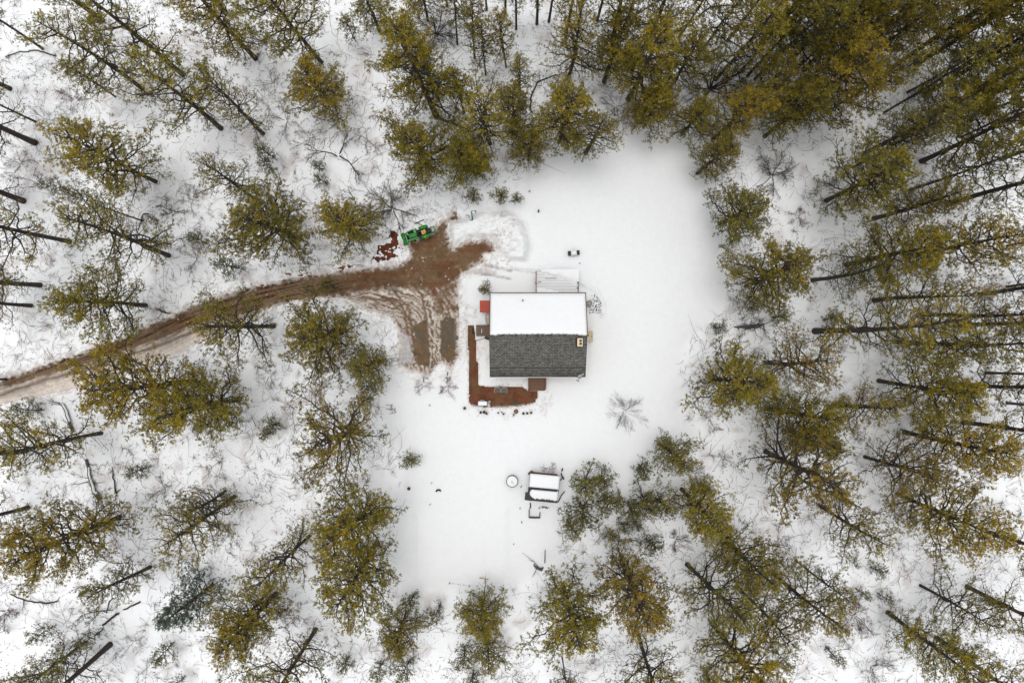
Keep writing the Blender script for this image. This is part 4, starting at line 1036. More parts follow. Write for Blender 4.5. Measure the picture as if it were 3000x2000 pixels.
def grow_pine(seed, H=16.0, R=3.6, start=.26, limbs=46, tuft=.22, nb=8, blen=.24, bw=.05, irregular=.3, bent=.15, conical=False, bare=0.0, r0=.215, pal=None, subs=2.7):
    rs = np.random.RandomState(seed)
    pal = OLIVE if pal is None else pal
    ph = rs.uniform(0, 6.28)
    tz = np.linspace(0, 1, 11)
    tx = bent * np.sin(tz * 2.6 + ph) - bent * math.sin(ph); ty = bent * np.sin(tz * 2.1 + ph * 1.7) - bent * math.sin(ph * 1.7)
    trunk_pts = np.stack([tx, ty, tz * H], 1)
    tr_ = np.interp(tz, [0, .03, .5, .85, 1], [r0 * 1.25, r0, r0 * .70, r0 * .30, .02])
    tb = MB(); tb.tube(trunk_pts - np.array((0, 0, .35)) * (tz[:, None] == 0), tr_, 9)
    wb = MB(); C, D, K = [], [], []
    az = rs.uniform(0, 6.28)
    lobes = rs.uniform(0, 6.28, 3)
    for i in range(limbs):
        f = start + (0.985 - start) * ((i + rs.rand() * .8) / limbs) ** 0.92
        u = (f - start) / (1 - start)
        az += 2.399 + rs.uniform(-.5, .5)
        if conical: prof = (1 - u) ** .85 * .97 + .05
        else: prof = (1 - u) ** .55 * (.55 + .45 * min(1, u / .28)) + .06
        lob = 1 + irregular * (math.sin(az * 2 + lobes[0] + f * 5) * .5 + math.sin(az * 3 + lobes[1]) * .4)
        Ln = R * prof * lob * rs.uniform(.70, 1.18)
        if Ln < .25: Ln = .25
        base = np.array((np.interp(f, tz, tx), np.interp(f, tz, ty), f * H))
        el = -.10 + u * .75 + rs.uniform(-.18, .18)
        dirh = np.array((math.cos(az), math.sin(az), 0.0))
        pts = []; m = 7; cur = rs.uniform(-.35, .35)
        for k in range(m):
            t = k / (m - 1)
            dd_ = rot2(dirh, cur * t)
            pts.append(base + dd_ * Ln * t * math.cos(el) + np.array((0, 0, Ln * (math.sin(el) * t + .16 * t * t - .12 * math.sin(t * 3.14)))))
        pts = np.array(pts); pts[1:-1] += rs.normal(size=(m - 2, 3)) * .035 * Ln
        lr = min(.030 + .016 * Ln, .085) * (1.0 if not conical else .7)
        wb.tube(pts, np.linspace(lr, .012, m), 4, cap=False)
        dead = rs.rand() < bare * (1.3 - u)
        hue = .45 * rs.rand() + .50 * u ** .8 + .02      # upper limbs yellower: light on the crown tops put into needle colour
        ns = int(2 + Ln * subs)
        for q in range(ns):
            t = .22 + .78 * (q + rs.rand() * .7) / ns
            t = min(t, .98)
            p = np.array([np.interp(t * (m - 1), np.arange(m), pts[:, a]) for a in range(3)])
            dl = pts[min(m - 1, int(t * (m - 1)) + 1)] - pts[int(t * (m - 1))]
            dl = dl / (np.linalg.norm(dl) + 1e-9)
            side = 1 if q % 2 else -1
            sd = rot2(dl, side * rs.uniform(.5, 1.15)); sd[2] += rs.uniform(-.1, .35); sd /= np.linalg.norm(sd)
            sl = (.22 + .40 * Ln * (1.05 - t * .72)) * rs.uniform(.55, 1.1)
            sl = min(sl, 1.45)
            e1 = p + sd * sl * .55 + rs.normal(size=3) * .05; e2 = p + sd * sl + np.array((0, 0, .08 * sl)) + rs.normal(size=3) * .07
            wb.tube(np.array([p, e1, e2]), [lr * .45 * (1 - t * .5) + .006, .013, .007], 3, cap=False)
            if dead: continue
            nt = max(1, int(sl * (.62 + .45 * u) / tuft))
            if not conical and rs.rand() > .62 + .6 * u: continue
            for a in range(nt):
                s_ = 1 - a * (.72 / nt)
                pt = p + (e2 - p) * s_ + rs.normal(size=3) * .10
                C.append(pt); D.append(sd); K.append(hue + rs.normal() * .22)
        if not dead:
            for a in range(2 + int(Ln * .8)):
                t = 1 - a * .10
                if t < .4: break
                p = np.array([np.interp(t * (m - 1), np.arange(m), pts[:, c_]) for c_ in range(3)])
                dl = pts[-1] - pts[-2]; dl = dl / np.linalg.norm(dl)
                C.append(p + rs.normal(size=3) * .07); D.append(dl); K.append(hue + rs.normal() * .22)
    for i in range(0 if conical else 18):                          # dead snags on the trunk below the crown
        f = start * rs.uniform(.45, 1.05); a = rs.uniform(0, 6.28); L_ = R * rs.uniform(.12, .5)
        p = np.array((np.interp(f, tz, tx), np.interp(f, tz, ty), f * H)); e = p + np.array((math.cos(a) * L_, math.sin(a) * L_, rs.uniform(-.3, .25) * L_))
        wb.tube(np.array([p, (p + e) / 2 + rs.normal(size=3) * .08, e]), [.028, .02, .008], 3, cap=False)
    C, D, K = np.array(C), np.array(D), np.clip(np.array(K), 0, .999)
    C = np.repeat(C, 2, 0) + rs.normal(size=(2 * len(C), 3)) * .11; D = np.repeat(D, 2, 0); K = np.repeat(K, 2)
    # needles: yellowest towards each limb's hue draw, brown old ones mixed in
    V = blades(rs, C, D, blen, bw, nb)
    w = np.stack([sst(.25, .6, K) * sst(.95, .7, K) + .15, sst(.55, .95, K), sst(.45, .2, K), sst(.25, .0, K), 0.18 + 0 * K], 1)
    w /= w.sum(1, keepdims=True)
    cidx = w.cumsum(1)
    pick = (np.repeat(cidx, nb, 0) < rs.rand(len(C) * nb, 1)).sum(1).clip(0, 4)
    cl_ = pal[pick] * rs.uniform(.7, 1.5, (len(pick), 1)) * np.repeat(rs.uniform(.62, 1.25, len(C)), nb)[:, None]
    wv = np.concatenate(wb.v); nw = len(wv)
    F = wb.f
    FV = np.arange(len(V)).reshape(-1, 4) + nw
    allF = np.concatenate([np.array([f for f in F if len(f) == 4]), FV])
    mi = np.concatenate([np.zeros(len(allF) - len(FV), int), np.ones(len(FV), int)])
    col = np.concatenate([np.full((nw, 3), .05), np.repeat(cl_, 4, 0)])
    crown = mk_mesh("crown", np.concatenate([wv, V]), allF, [M['twig'], M['needle']], mi, False, col)
    trunk = tb.mesh("trunk", [M['bark']], True)
    return trunk, crown, H, R

SPRUCE = np.array([(0.085, 0.108, 0.040), (0.125, 0.138, 0.046), (0.065, 0.088, 0.042), (0.048, 0.068, 0.036), (0.105, 0.095, 0.052)])
VAR = {'d': [], 's': [], 'n': [], 'g': [], 'y': []}
for k in range(7): VAR['d'].append(grow_pine(100 + k, limbs=58, start=.20 + .03 * (k % 3), irregular=.45, bent=.18, tuft=.20, nb=10, subs=3.4, blen=.17, bw=.046))
for k in range(6): VAR['s'].append(grow_pine(200 + k, limbs=46, start=.20 + .035 * (k % 3), irregular=.7, bent=.32, tuft=.25, nb=9, bare=.2, R=3.6, subs=3.0, blen=.17, bw=.046))
for k in range(4): VAR['n'].append(grow_pine(300 + k, H=14, R=1.7, limbs=40, start=.34 + .05 * (k % 2), irregular=.5, bent=.2, tuft=.22, nb=7, blen=.17, r0=.13, bare=.15))
for k in range(3): VAR['g'].append(grow_pine(400 + k, H=11, R=2.4, limbs=64, start=.10, irregular=.15, bent=.06, conical=True, tuft=.19, nb=7, blen=.18, pal=SPRUCE, r0=.15))
for k in range(5): VAR['y'].append(grow_pine(500 + k, H=4, R=1.3, limbs=22, start=.22, irregular=.5, bent=.15, tuft=.17, nb=5, r0=.05, blen=.19, bw=.055, pal=(OLIVE * .55 + SPRUCE * .45)))
TINT = {'o': (.95, .95, 1.0), 'g': (1.18, 1.10, .85), 'k': (.78, .82, 1.05), 'b': (.98, .88, 1.0), 't': (.82, .95, 1.7), 'y': (1.1, 1.08, .9)}
trng = random.Random(77)
used = {k: 0 for k in VAR}
CAT = {'d': 'pine tree', 's': 'pine tree', 'n': 'pine tree', 'g': 'spruce tree', 'y': 'pine sapling'}
NAME = {'d': 'pine_tree', 's': 'pine_tree', 'n': 'pine_tree', 'g': 'spruce_tree', 'y': 'pine_sapling'}
GRP = {'d': 'pines of the forest round the clearing', 's': 'pines of the forest round the clearing', 'n': 'pines of the forest round the clearing', 'g': 'dark spruces among the pines', 'y': 'young pines on the snow'}
def tree(kind, bx, by, h, R, tint, label, top=None):
    v = VAR[kind][used[kind] % len(VAR[kind])]; used[kind] += 1
    trunk, crown, H0, R0 = v
    z = hz(bx, by); B = P(bx, by, z)
    t = empty(NAME[kind], B, 0, label, CAT[kind], GRP[kind])
    R = R * {'d': 1.10, 's': 1.10, 'y': .86}.get(kind, 1.0); sr = R / R0; sz = h / H0
    if top is not None:
        T = P(top[0], top[1], z + h); d = (T - B)
        q = Vector((0, 0, 1)).rotation_difference(d.normalized())
        sz = d.length / H0
    else:
        q = Euler((trng.uniform(-.035, .035), trng.uniform(-.035, .035), 0)).to_quaternion()
    from mathutils import Quaternion
    q = q @ Quaternion((0, 0, 1), trng.uniform(0, 6.283))
    t.rotation_mode = 'QUATERNION'; t.rotation_quaternion = q; t.scale = (sr, sr, sz)
    c = TINT[tint]; j = trng.uniform(.88, 1.14)
    for nm, me in (("trunk", trunk), ("crown", crown)):
        o = bpy.data.objects.new(nm, me); COL.objects.link(o); o.parent = t
        if nm == "crown": o.color = (c[0] * j, c[1] * j * trng.uniform(.96, 1.04), c[2] * j, 1)
        else:
            ts = max(.55, min(1.25, (h / 16.0) ** .8)) / sr * (1.0 if kind in 'ds' else .9) * trng.uniform(.85, 1.15)
            if kind in 'dsn': o.scale = (ts, ts, 1)
    return t

TREES = """
s 536 220 20 3.6 o tall leaning pine with a long dark trunk reaching the upper edge near the corner
s 418 261 15.5 3.2 o pine with long straight dark trunk and golden head in the upper left corner
s 647 376 17 3.6 o sparse pine with long limbs and dark trunk foot above the gap from the driveway bend
d 749 172 17 3.4 g golden pine near the upper edge, first big crown to the corner side of the tractor
s 770 392 14 2.6 o thin crowned pine dangling branches over the red leaf shrubs above the driveway
s 102 418 20 3.4 o stout bare trunk at the left edge, topmost of the thick trunks there
d 456 532 13.5 3.9 y round olive pine alone over open snow, third tree from the left edge above the driveway
n 338 284 8.5 1.6 o slim young pine under the golden-headed pine in the upper left corner
n 105 357 14 1.0 k nearly bare thin pine stem at the left edge near the upper corner
n 125 143 15 1.3 k thin dark stem reaching out of the frame at the extreme upper left corner
d 941 182 17 3.6 o broad olive pine at the upper edge right above the two-tier golden crown
d 985 318 10 3.4 g golden fan-shaped pine hanging below the broad olive pine at the upper edge
d 1279 341 20 3.5 g tall pine with an upright golden column crown, up the slope from the tractor 1142,64
s 1285 292 12 2.6 t grey green thin crowned pine nestling against the golden column pine
d 1268 500 13 3.6 y star-shaped golden pine above the tractor and the snow heap
n 1423 220 12 1.8 o slender pine with bare lower stem between golden column pine and broad forked pine
n 1483 198 10.5 1.7 g slender golden pine leaning by the upper middle of the frame
n 1391 172 13 1.7 o slim pine with straight stem nearest the dark dead spruce tangle
n 1426 30 15 1.6 o short visible stem at the upper edge above the slim pines
d 1254 61 10 2.2 o small olive pine behind the dead spruce tangle at the upper edge
s 1436 421 14 3.6 g golden brown double pine between the snow heap and the upper edge
d 1112 92 10 2.1 y little bright pine touching the upper edge beside the dead spruce
d 1376 498 9 2.6 o low olive pine at the edge of the clearing above the green implement
d 1392 512 6 1.8 y smallest round pine at the clearing edge above the green implement
s 1666 226 13 3.2 g pine with golden tuft on top and wide bare limbs, above the clearing notch
d 1640 415 13 3.6 y broad olive pine overhanging the upper clearing edge on the house side
s 1716 450 11 2.6 o pine with drooping crown beside the clearing notch
d 1548 470 8 2.0 o low bushy pine where the upper clearing edge bends to the snow heap
d 1841 290 17 3.7 g tallest golden pine beyond the clearing notch 1946,83
d 1885 372 9 2.7 g rusty olive pine overhanging the clearing notch on the far side from the tractor
d 1998 392 9 2.5 y bushy olive pine third along the upper clearing edge
s 1787 156 18 2.8 o thin leaning pine reaching the upper edge above the clearing notch
s 1848 206 18 3.0 o second thin leaning pine at the upper edge beyond the clearing notch
n 1608 64 17 1.8 o straight trunk at the upper edge, second stem over the clearing
n 1573 70 17 1.8 k straight trunk at the upper edge, first stem over the clearing
n 1656 118 18 2.0 g golden brown slim pine at the upper edge over the clearing
n 1512 86 16 1.6 o thin stem with twigs near the middle of the upper edge
n 1841 51 17 1.8 o short trunk foot touching the upper edge beyond the clearing notch
n 1930 32 17 2.0 k dark trunk foot at the upper edge over the large brown bare tree
n 2039 172 15 2.2 o leaning slim pine with purple dark foot above the large brown bare tree
n 1522 300 11.5 1.5 y narrow column pine standing alone on snow above the clearing
n 2173 207 13 1.4 k thin bent dark stem between olive crowns near the upper edge
n 2189 223 18 2.0 o first of two parallel dark trunks slanting up from open snow
n 2211 233 18 2.2 o second of two parallel dark trunks slanting up from open snow
d 2096 233 16 3.0 y dense bright olive pine at the upper edge over the brown bare tree
d 2088 410 13 2.8 g golden olive pine on the upper slope between brown bare tree and big golden crown
d 2043 508 9.5 2.3 o small grey olive pine topmost on the clearing edge across from the house
s 2709 274 19 3.4 o pine with thick bare spiky trunk over open snow near the upper right corner
d 2330 348 17 3.9 g biggest golden yellow crown of the upper right forest
d 2700 472 18 3.4 o pine on a thick dark trunk in front of the spiky trunk near the right edge
d 2355 204 17 3.2 y olive pine over the stubby trunk foot above the biggest golden crown
s 2454 204 19 3.2 o pine with two close slanting trunks above the biggest golden crown
n 2658 271 15 1.9 o thin slanted stem just beside the thick spiky trunk
d 2323 166 18 3.0 g golden pine near the upper edge with trunk foot in dense needles
d 2307 80 16 3.2 y dense olive pine against the upper edge, first past the parallel trunks
d 2684 188 18 3.0 o slanting pine behind the spiky trunk towards the upper edge
n 2649 65 18 2.0 k dark straight slanted stem near the upper edge of the right corner
s 2531 450 16 3.0 o slanting pine below the biggest golden crown with foot on snow
n 2499 491 16 2.2 o thin pine at the lower rim of the dense upper right forest
d 2888 287 18 3.4 g golden pine by the right edge with straight dark trunk
n 2878 332 18 2.0 k thin dark stem below the golden pine by the right edge
n 2270 268 15 1.9 o curved slender pine closest to the brown bare tree on its uphill side
n 2304 287 15 1.8 y slender pine between the curved one and the biggest golden crown
d 2531 19 14 3.2 g golden olive pine cut by the upper edge above the two close trunks
n 2958 354 18 2.0 o dark stem cut by the right edge under the golden pine
d 2420 588 14 3.7 y wide olive pine below the dense corner forest with dark forked limbs
n 2666 556 18 2.3 o slanting bare dark stem over open snow by the wide olive pine
s 2775 599 19 3.0 o long dark trunk with bare twigs slanting to the right edge over snow
d 2479 776 16 3.4 g pine with pale brown trunk foot and bright golden tuft at its end 2765,726
d 2663 752 15.5 3.4 g bright golden pine at the end of the golden tuft pine's trunk
s 2869 863 18 2.8 o short thick trunk pointing to the right edge, first below the bright golden pine
s 2387 969 20 3.8 y long horizontal-looking pine with tan trunk foot in open snow, level with the chimney 2835,912
s 2822 952 18 3.0 k pine with level dark trunk at the right edge beyond the long horizontal one
d 2186 838 13 3.9 o spreading olive pine with forked limbs beside the clearing above the fallen snag
d 2107 656 10 3.2 k dense dark olive pine on the clearing edge opposite the black table
d 2085 1110 13 3.9 y largest round brown olive crown on the clearing edge facing the house
s 2244 1322 17 4.7 b massive brown olive pine with dark upright trunk stub facing the young pine grove
d 2247 1195 15 2.9 y golden olive pine between the largest round crown and the massive one
g 2315 1266 11 2.2 k dark green spruce patch on top of the massive brown olive pine
s 2240 1062 16 3.2 b open brownish pine with tan trunk behind the largest round crown
d 2574 1115 15.5 3.4 y pine with mossy green trunk foot and golden head, fourth row from the clearing
s 2441 1183 12 2.6 y small pine with twin dark trunks standing on snow behind the dark spruce
d 2650 1265 15 3.6 g golden pine with thick dark trunk foot on snow below the small twin-trunk pine
s 2534 1338 13.5 3.5 b tangled golden brown pine beside the massive brown olive crown
d 2629 1446 15.5 4.0 g big golden pine with dark trunk near the red bare shrub
s 2668 1003 17 3.2 o open pine near the right edge with green trunk level with the long tan one
n 2888 1092 18 2.4 o double bare trunk at the right edge below the level dark trunks
s 2821 1236 17 3.0 o open pine at the right edge over the golden thick-trunked one
s 2266 1679 13 3.1 g open pine with bare trunk top and golden skirts over snow near the lower right
s 2833 1717 18 3.4 o thickest smooth bare trunk over snow at the lower right
s 2696 1714 10 3.0 o thin crowned double-stem pine next to the thickest smooth trunk
d 2601 1793 14 3.0 y pine with a slanting dark trunk below the thin double-stem one
s 2745 1868 17 3.2 o open olive pine filling the lower right corner
d 1819 1628 16 3.9 b brown olive pine in the middle below the young grove, trunk stub up
d 1650 1710 15 3.8 y green gold pine just right of the garden bed below the curved log
s 2012 1652 15 3.6 o sparse dark limbed pine between brown olive pine and the open snow
d 2087 1825 16 3.6 g golden pine with thick brown trunk at the lower edge under the sparse dark pine
s 1870 1857 14 3.7 o wheel-like pine with bare curving limbs at the lower edge
d 2106 1551 14.5 3.2 o olive pine with brown trunk below the clearing's lower right bay
d 1997 1432 13 3.0 y bushy olive pine at the clearing's lower right bay
n 1647 1924 10 2.2 k small pine with crooked trunk at the lower edge under the green gold one
d 2071 1978 14 3.0 g golden pine top cut by the lower edge
s 1046 1254 15 4.3 b broad brown olive pine with dark branching hub across from the patio
d 1101 1463 15 4.0 g dense green gold pine at the clearing edge level with the coop
d 1098 1596 16 3.7 o dense rounded pine lowest of three along the clearing's driveway side
s 906 1569 13 3.1 y pine with two leaning brown trunks beside the dense rounded one
d 810 1736 14 3.3 g golden pine with twin stub trunks at the lower left
s 796 1722 12 2.8 o sparse pine sharing the foot of the golden twin-stub pine
s 924 1843 17 3.6 o pine with thick split trunk rising from snow at the lower edge
s 494 749 17 3.7 o long limbed pine with dark trunk above the driveway, second from the left edge
s 204 707 18 3.7 g golden brown pine cut by the left edge above the driveway
s 69 589 18 3.0 o thick trunk foot at the left edge level with the tractor
n 418 647 12 1.3 k thin leaning pine with straight black stem between two big crowns
s 118 835 18 3.0 k thick bare trunk at the left edge just above the driveway
d 427 894 14 3.1 y green gold pine with smooth dark trunk foot above the driveway bend
s 92 895 12 2.2 b brown olive pine at the left edge near the driveway
d 879 701 14 4.2 o big olive pine with dark forked trunk next to the driveway, nearest uphill
s 745 582 11 2.5 o thin pine with outstretched branches behind the big olive one
d 1055 690 11 3.2 y round light olive pine standing nearest to the tractor
s 802 955 15 3.6 y pine leaning across the driveway with thick brown trunk foot
d 1001 976 13 4.0 o wide olive pine in the bend below the driveway facing the ruts
d 1112 1058 9 2.3 o low olive pine joined to the wide one, pointing at the grey slush
d 568 1116 16 4.4 g largest green gold pine south of the driveway with mossy trunk foot
d 702 1169 15 4.2 y green gold pine with dark round trunk foot right behind the largest one
s 297 1268 13 3.7 g golden pine beside the snowy leaning snag
s 77 1320 15 2.6 k half hidden pine with brown trunk at the left edge near the snag
s 660 1438 8.5 2.3 k sparse young pine with curved thin stem over open snow
s 686 1454 14 3.2 o greenish pine whose trunk points to the curved young one
d 351 1513 16 4.0 g golden pine with the thickest grey trunk at the lower left
s 83 1486 17 2.8 o thick trunk cut by the left edge above the thickest grey trunk
s 322 1887 18 2.8 o stout smooth brown trunk leaning out at the lower left corner
g 622 1712 10 2.9 t blue green spruce with hazy crown left of the golden twin-stub pine
s 250 1880 9 2.9 k sparse grey pine over twiggy snow at the lower left corner
d 1190 1790 8 2.6 o clump of bent stems and olive tufts below the garden bed
d 1410 1748 8 2.7 g golden green low pine with bowed stems below the garden bed
d 1430 1850 7.5 2.0 o olive low pine at the lower edge beneath the bowed golden one
s 2900 1560 15 2.6 o open pine at the right edge beside the big golden one
n 2950 720 16 2.0 y golden slim pine cut by the right edge past the bright golden pine
s 2750 1120 16 2.8 o thin open pine behind the mossy-trunked one near the right edge
s 2560 880 14 2.8 o feathery pine between the golden tuft pine and the long horizontal one
d 2740 330 17 2.8 y olive pine packed between spiky trunk and right edge
d 2560 110 17 3.0 g golden pine in the densest part of the upper right forest
n 2770 120 17 2.2 o slim slanted pine deep in the upper right corner
n 2420 330 16 2.0 o slim pine tucked under the biggest golden crown
n 1750 60 17 2.0 y slim pine crossing the second thin leaning pine at the upper edge
n 1700 40 16 2.2 g golden slim pine at the upper edge behind the golden-tufted wide-limbed pine
d 1770 240 14 2.6 o olive pine between golden-tufted pine and tallest golden pine
n 1990 110 16 2.2 o olive slim pine behind the tallest golden pine
d 1960 260 12 2.6 y loose olive pine between the tallest golden pine and the large brown bare tree
n 2130 120 17 2.4 g golden slim pine crowding the dense bright olive pine
d 2170 330 12 2.6 o olive pine on the slope below the two parallel trunks
d 2230 130 16 2.8 o dense olive pine over the two parallel trunks
d 2240 400 13 2.6 y feathery olive pine below the brown tan foot of the biggest golden crown
n 2400 110 18 2.4 y bright slim pine in the densest part near the upper edge
d 2440 250 17 2.8 o olive pine wedged between two close trunks and biggest golden crown
d 2600 210 17 2.8 g golden pine below the densest upper right trunks
n 2590 330 16 2.2 o slim olive pine past the biggest golden crown towards the right edge
d 2640 400 16 2.6 y olive pine over the thick dark trunk near the right edge
n 2800 210 18 2.4 g golden slim pine by the right corner, beside the spiky trunk
d 2830 60 16 3.0 g golden pine in the extreme upper right corner
n 2720 20 16 2.4 o slim olive pine at the upper edge near the right corner
d 2900 180 17 2.6 y bright olive pine at the right edge near the corner
n 2820 400 18 2.2 o slim olive pine above the long dark trunk with bare twigs
n 2930 470 18 2.2 o slim olive pine cut by the right edge above the golden slim one
d 2560 640 14 2.4 o feathery pine above the golden tuft pine's crown
s 2620 1000 15 2.6 o loose pine under the long horizontal pine's tip
n 2950 840 17 2.2 o slim pine at the right edge by the short thick trunk
s 2700 920 16 2.4 b brownish open pine over the level dark trunk
n 2950 1180 17 2.2 y slim bright pine at the right edge over the double bare trunk
s 2380 820 13 2.0 k twiggy pine on the snow between forked olive and golden tuft pines
n 1340 130 14 1.8 y slim pine between dead spruce tangle and the slim straight-stemmed pine
n 1310 20 14 1.8 o slim pine at the upper edge beside the dead spruce tangle
n 1480 40 15 1.8 y slim pine at the upper middle edge by the short visible stem
d 1500 390 11 2.4 o olive pine under the narrow column pine
n 1360 330 12 1.7 o slim pine above the star-shaped golden pine
s 660 40 16 2.6 o open pine touching the upper edge over the sparse long-limbed pine
s 30 260 17 2.6 k brushy dark pine at the left edge below the corner
s 300 60 17 2.8 y open yellowish pine in the upper left corner
n 20 1110 14 1.8 o slim pine at the left edge where the driveway leaves
s 440 1660 11 2.4 k twiggy dark pine by the blue green spruce
s 2400 1480 14 2.8 y loose yellow pine at the lower rim of the massive brown olive crown
d 1930 1300 10 2.2 o thin olive pine at the clearing edge before the massive brown olive one
s 2170 1730 13 2.8 o open pine between sparse dark pine and golden-skirted pine
n 2330 1640 12 1.6 k thin dark pine near the golden-skirted open pine
"""
for ln in TREES.strip().splitlines():
    w = ln.split(); top = None
    if ',' in w[-1] and w[-1][0].isdigit():
        top = tuple(float(a) for a in w[-1].split(',')); w = w[:-1]
    tree(w[0], float(w[1]), float(w[2]), float(w[3]), float(w[4]), w[5], ' '.join(w[6:]), top)

# the small pine grove by the coop and single saplings (px, py, height, radius, tint, label)
SAPS = """
1712 1400 4.5 2.1 o bushy young pine against the coop, topmost of the grove
1700 1470 4.5 2.2 k bushy young pine below the coop side, widest of the grove
1770 1450 5.0 2.2 o middle young pine of the grove beside the coop
1755 1395 4.0 1.5 y upper light young pine of the grove beside the coop
1660 1520 4.0 1.7 o lowest young pine of the grove next to the raised bed
1880 1450 4.5 2.2 o outermost broad young pine of the grove towards the forest
1920 1455 4.0 1.7 k farthest young pine of the grove at the clearing bay
1872 1360 4.0 1.5 k thin young pine with a visible stem above the grove
1840 1470 4.0 1.5 o young pine in the grove gap under the thin one
1208 1345 3.0 1.25 o single round green pine bush alone on the snow across from the stock tank
1425 851 2.6 .95 o little pine against the house beside the red-topped shed
1781 1557 2.5 1.0 o compact pine sapling on snow just below the grove
1822 1529 2.5 1.0 k ghostly sapling beside the compact one below the grove
1862 1525 2.5 .8 k tiny dark sapling furthest right below the grove
1892 1575 5.0 1.5 k tall twiggy sapling reaching up from the brown olive pine
2045 1415 3.0 1.1 k sapling at the clearing's lower right bay, topmost
2018 1470 2.5 .9 o sapling in the bay under the topmost one
2419 1892 3.5 1.1 k isolated sapling on open snow at the lower right
2272 1900 3.5 1.1 o sapling with brown leaves next to the isolated one
2550 1660 3.0 1.0 k sapling with two tufts under the red bare shrub
2505 1722 2.5 .9 k sapling lying flat near the reddish shrub
2568 1735 2.5 .8 k small sapling between the reddish shrub and thin double-stem pine
1043 122 5.0 1.4 o bent sapling on the snow between the fan-shaped and golden column pines
700 785 5.0 1.5 t blue green sapling at the driveway edge under the big olive pine
610 715 4.0 1.0 k twiggy sapling on the snow uphill of the blue green one
812 470 5.0 1.1 k thin upright sapling in the gap above the big olive pine
800 500 3.5 1.0 k dark sapling with bare stem in the same gap
945 500 3.0 .9 k dark leafy sapling in the gap above the round light olive pine
960 540 3.0 .9 k small sapling crowding the round light olive pine
1100 1128 3.5 1.2 k dark sapling under the low olive pine facing the grey slush
1085 1165 3.5 1.3 o olive sapling topping the broad brown olive pine
820 1240 3.5 1.2 k leaning sapling with straight stick left of the broad brown olive pine
800 1262 3.0 1.0 o low sapling below the leaning one
430 1370 3.5 1.2 k sapling with thin stem on the snow by the snag
130 1200 4.0 1.4 k ragged sapling over the snow at the snag's upper end
980 840 4.0 1.1 o young pine top poking over the driveway edge
1024 1921 3.5 1.2 o sapling between split trunk pine and clump of bent stems
1126 1930 4.0 1.3 o twin tufted sapling at the lower edge under the clump
1203 1930 4.5 1.5 o olive sapling at the lower edge next to the twin tufted one
1362 1890 5.0 1.5 o tall olive sapling near the lower edge under the bowed pines
1388 1962 4.5 1.5 k dark olive sapling cut by the lower edge
1215 1737 4.5 1.3 o sapling with a lying dark stem at the lower clearing edge
1290 1765 4.5 1.1 o slim sapling between the clump and the bowed golden pine
510 1878 4.0 1.3 k sapling over twigs beneath the blue green spruce
545 1978 3.5 1.0 k sapling cut by the lower edge under the blue green spruce
300 1845 4.0 1.2 k sparse sapling with fallen stick at the lower left
165 1830 4.0 1.2 k leggy sapling with three bare stems at the lower left
2090 962 3.0 1.0 k dark sapling by the fallen snag
2260 930 4.0 1.2 k sapling beyond the fallen snag
2190 905 3.5 1.0 o sapling just above the fallen snag
2410 935 3.0 .9 k sapling near the foot of the long horizontal pine
2665 1215 3.0 .9 k dark sapling by the mossy-trunked pine's tip
2420 1290 2.8 .9 o sapling in the gap behind the dark spruce
2690 590 3.5 1.0 k dark sapling by the slanting bare stem
2660 290 4.0 1.2 t blue green sapling at the foot of the thick spiky trunk
205 560 4.0 1.1 k bushy sapling tip at the head of the thin leaning pine
465 650 2.0 .6 k tiny sapling on snow beside the broken bent branch
620 1240 3.5 1.1 k sapling under the green gold pine behind the largest one
1350 480 3.5 1.2 o sapling between star-shaped pine and low olive pine
1385 590 3.5 1.1 b brownish leaning sapling between the forest and the green implement
1470 580 3.0 1.2 y bright tuft sapling at the head of the snow heap
1512 588 2.5 .8 y smallest bright tuft sapling at the head of the snow heap
"""
for ln in SAPS.strip().splitlines():
    w = ln.split()
    tree('y', float(w[0]), float(w[1]), float(w[2]), float(w[3]), w[4], ' '.join(w[5:]))

# ------------------------------------------------------------------ bare shrubs and trees
def grow_bare(seed, R=1.6, H=1.8, stems=5, m='redtwig', r0=.024, levels=3, spread=1.0, kids=5, jit=.16, fan=.55, elr=(.45, 1.1)):
    rs = np.random.RandomState(seed); b = MB()
    def branch(p, d, L_, r, lv):
        n = 5; pts = [p]; dd_ = d.copy()
        for k in range(n - 1):
            dd_ = dd_ + rs.normal(size=3) * jit; dd_ /= np.linalg.norm(dd_); pts.append(pts[-1] + dd_ * L_ / (n - 1))
        pts = np.array(pts); b.tube(pts, np.linspace(r, max(r * .35, .004), n), 4 if lv > 1 else 3, cap=False)
        if lv <= 0: return
        for k in range(kids + rs.randint(0, 2)):
            t = .25 + .75 * rs.rand(); q = np.array([np.interp(t * (n - 1), np.arange(n), pts[:, a]) for a in range(3)])
            nd = dd_ + rs.normal(size=3) * fan; nd[2] = nd[2] * .6 + .12; nd /= np.linalg.norm(nd)
            branch(q, nd, L_ * rs.uniform(.38, .62) * (1.15 - t * .4), r * .5, lv - 1)
    for s in range(stems):
        a = 6.283 * s / stems + rs.uniform(-.5, .5); el = rs.uniform(*elr)
        d = np.array((math.cos(a) * math.cos(el) * spread, math.sin(a) * math.cos(el) * spread, math.sin(el))); d /= np.linalg.norm(d)
        branch(np.array((rs.uniform(-.06, .06), rs.uniform(-.06, .06), -.08)), d, math.hypot(R, H) * .62 * rs.uniform(.8, 1.15), r0, levels)
    return b.mesh("twigs", [M[m]], False)
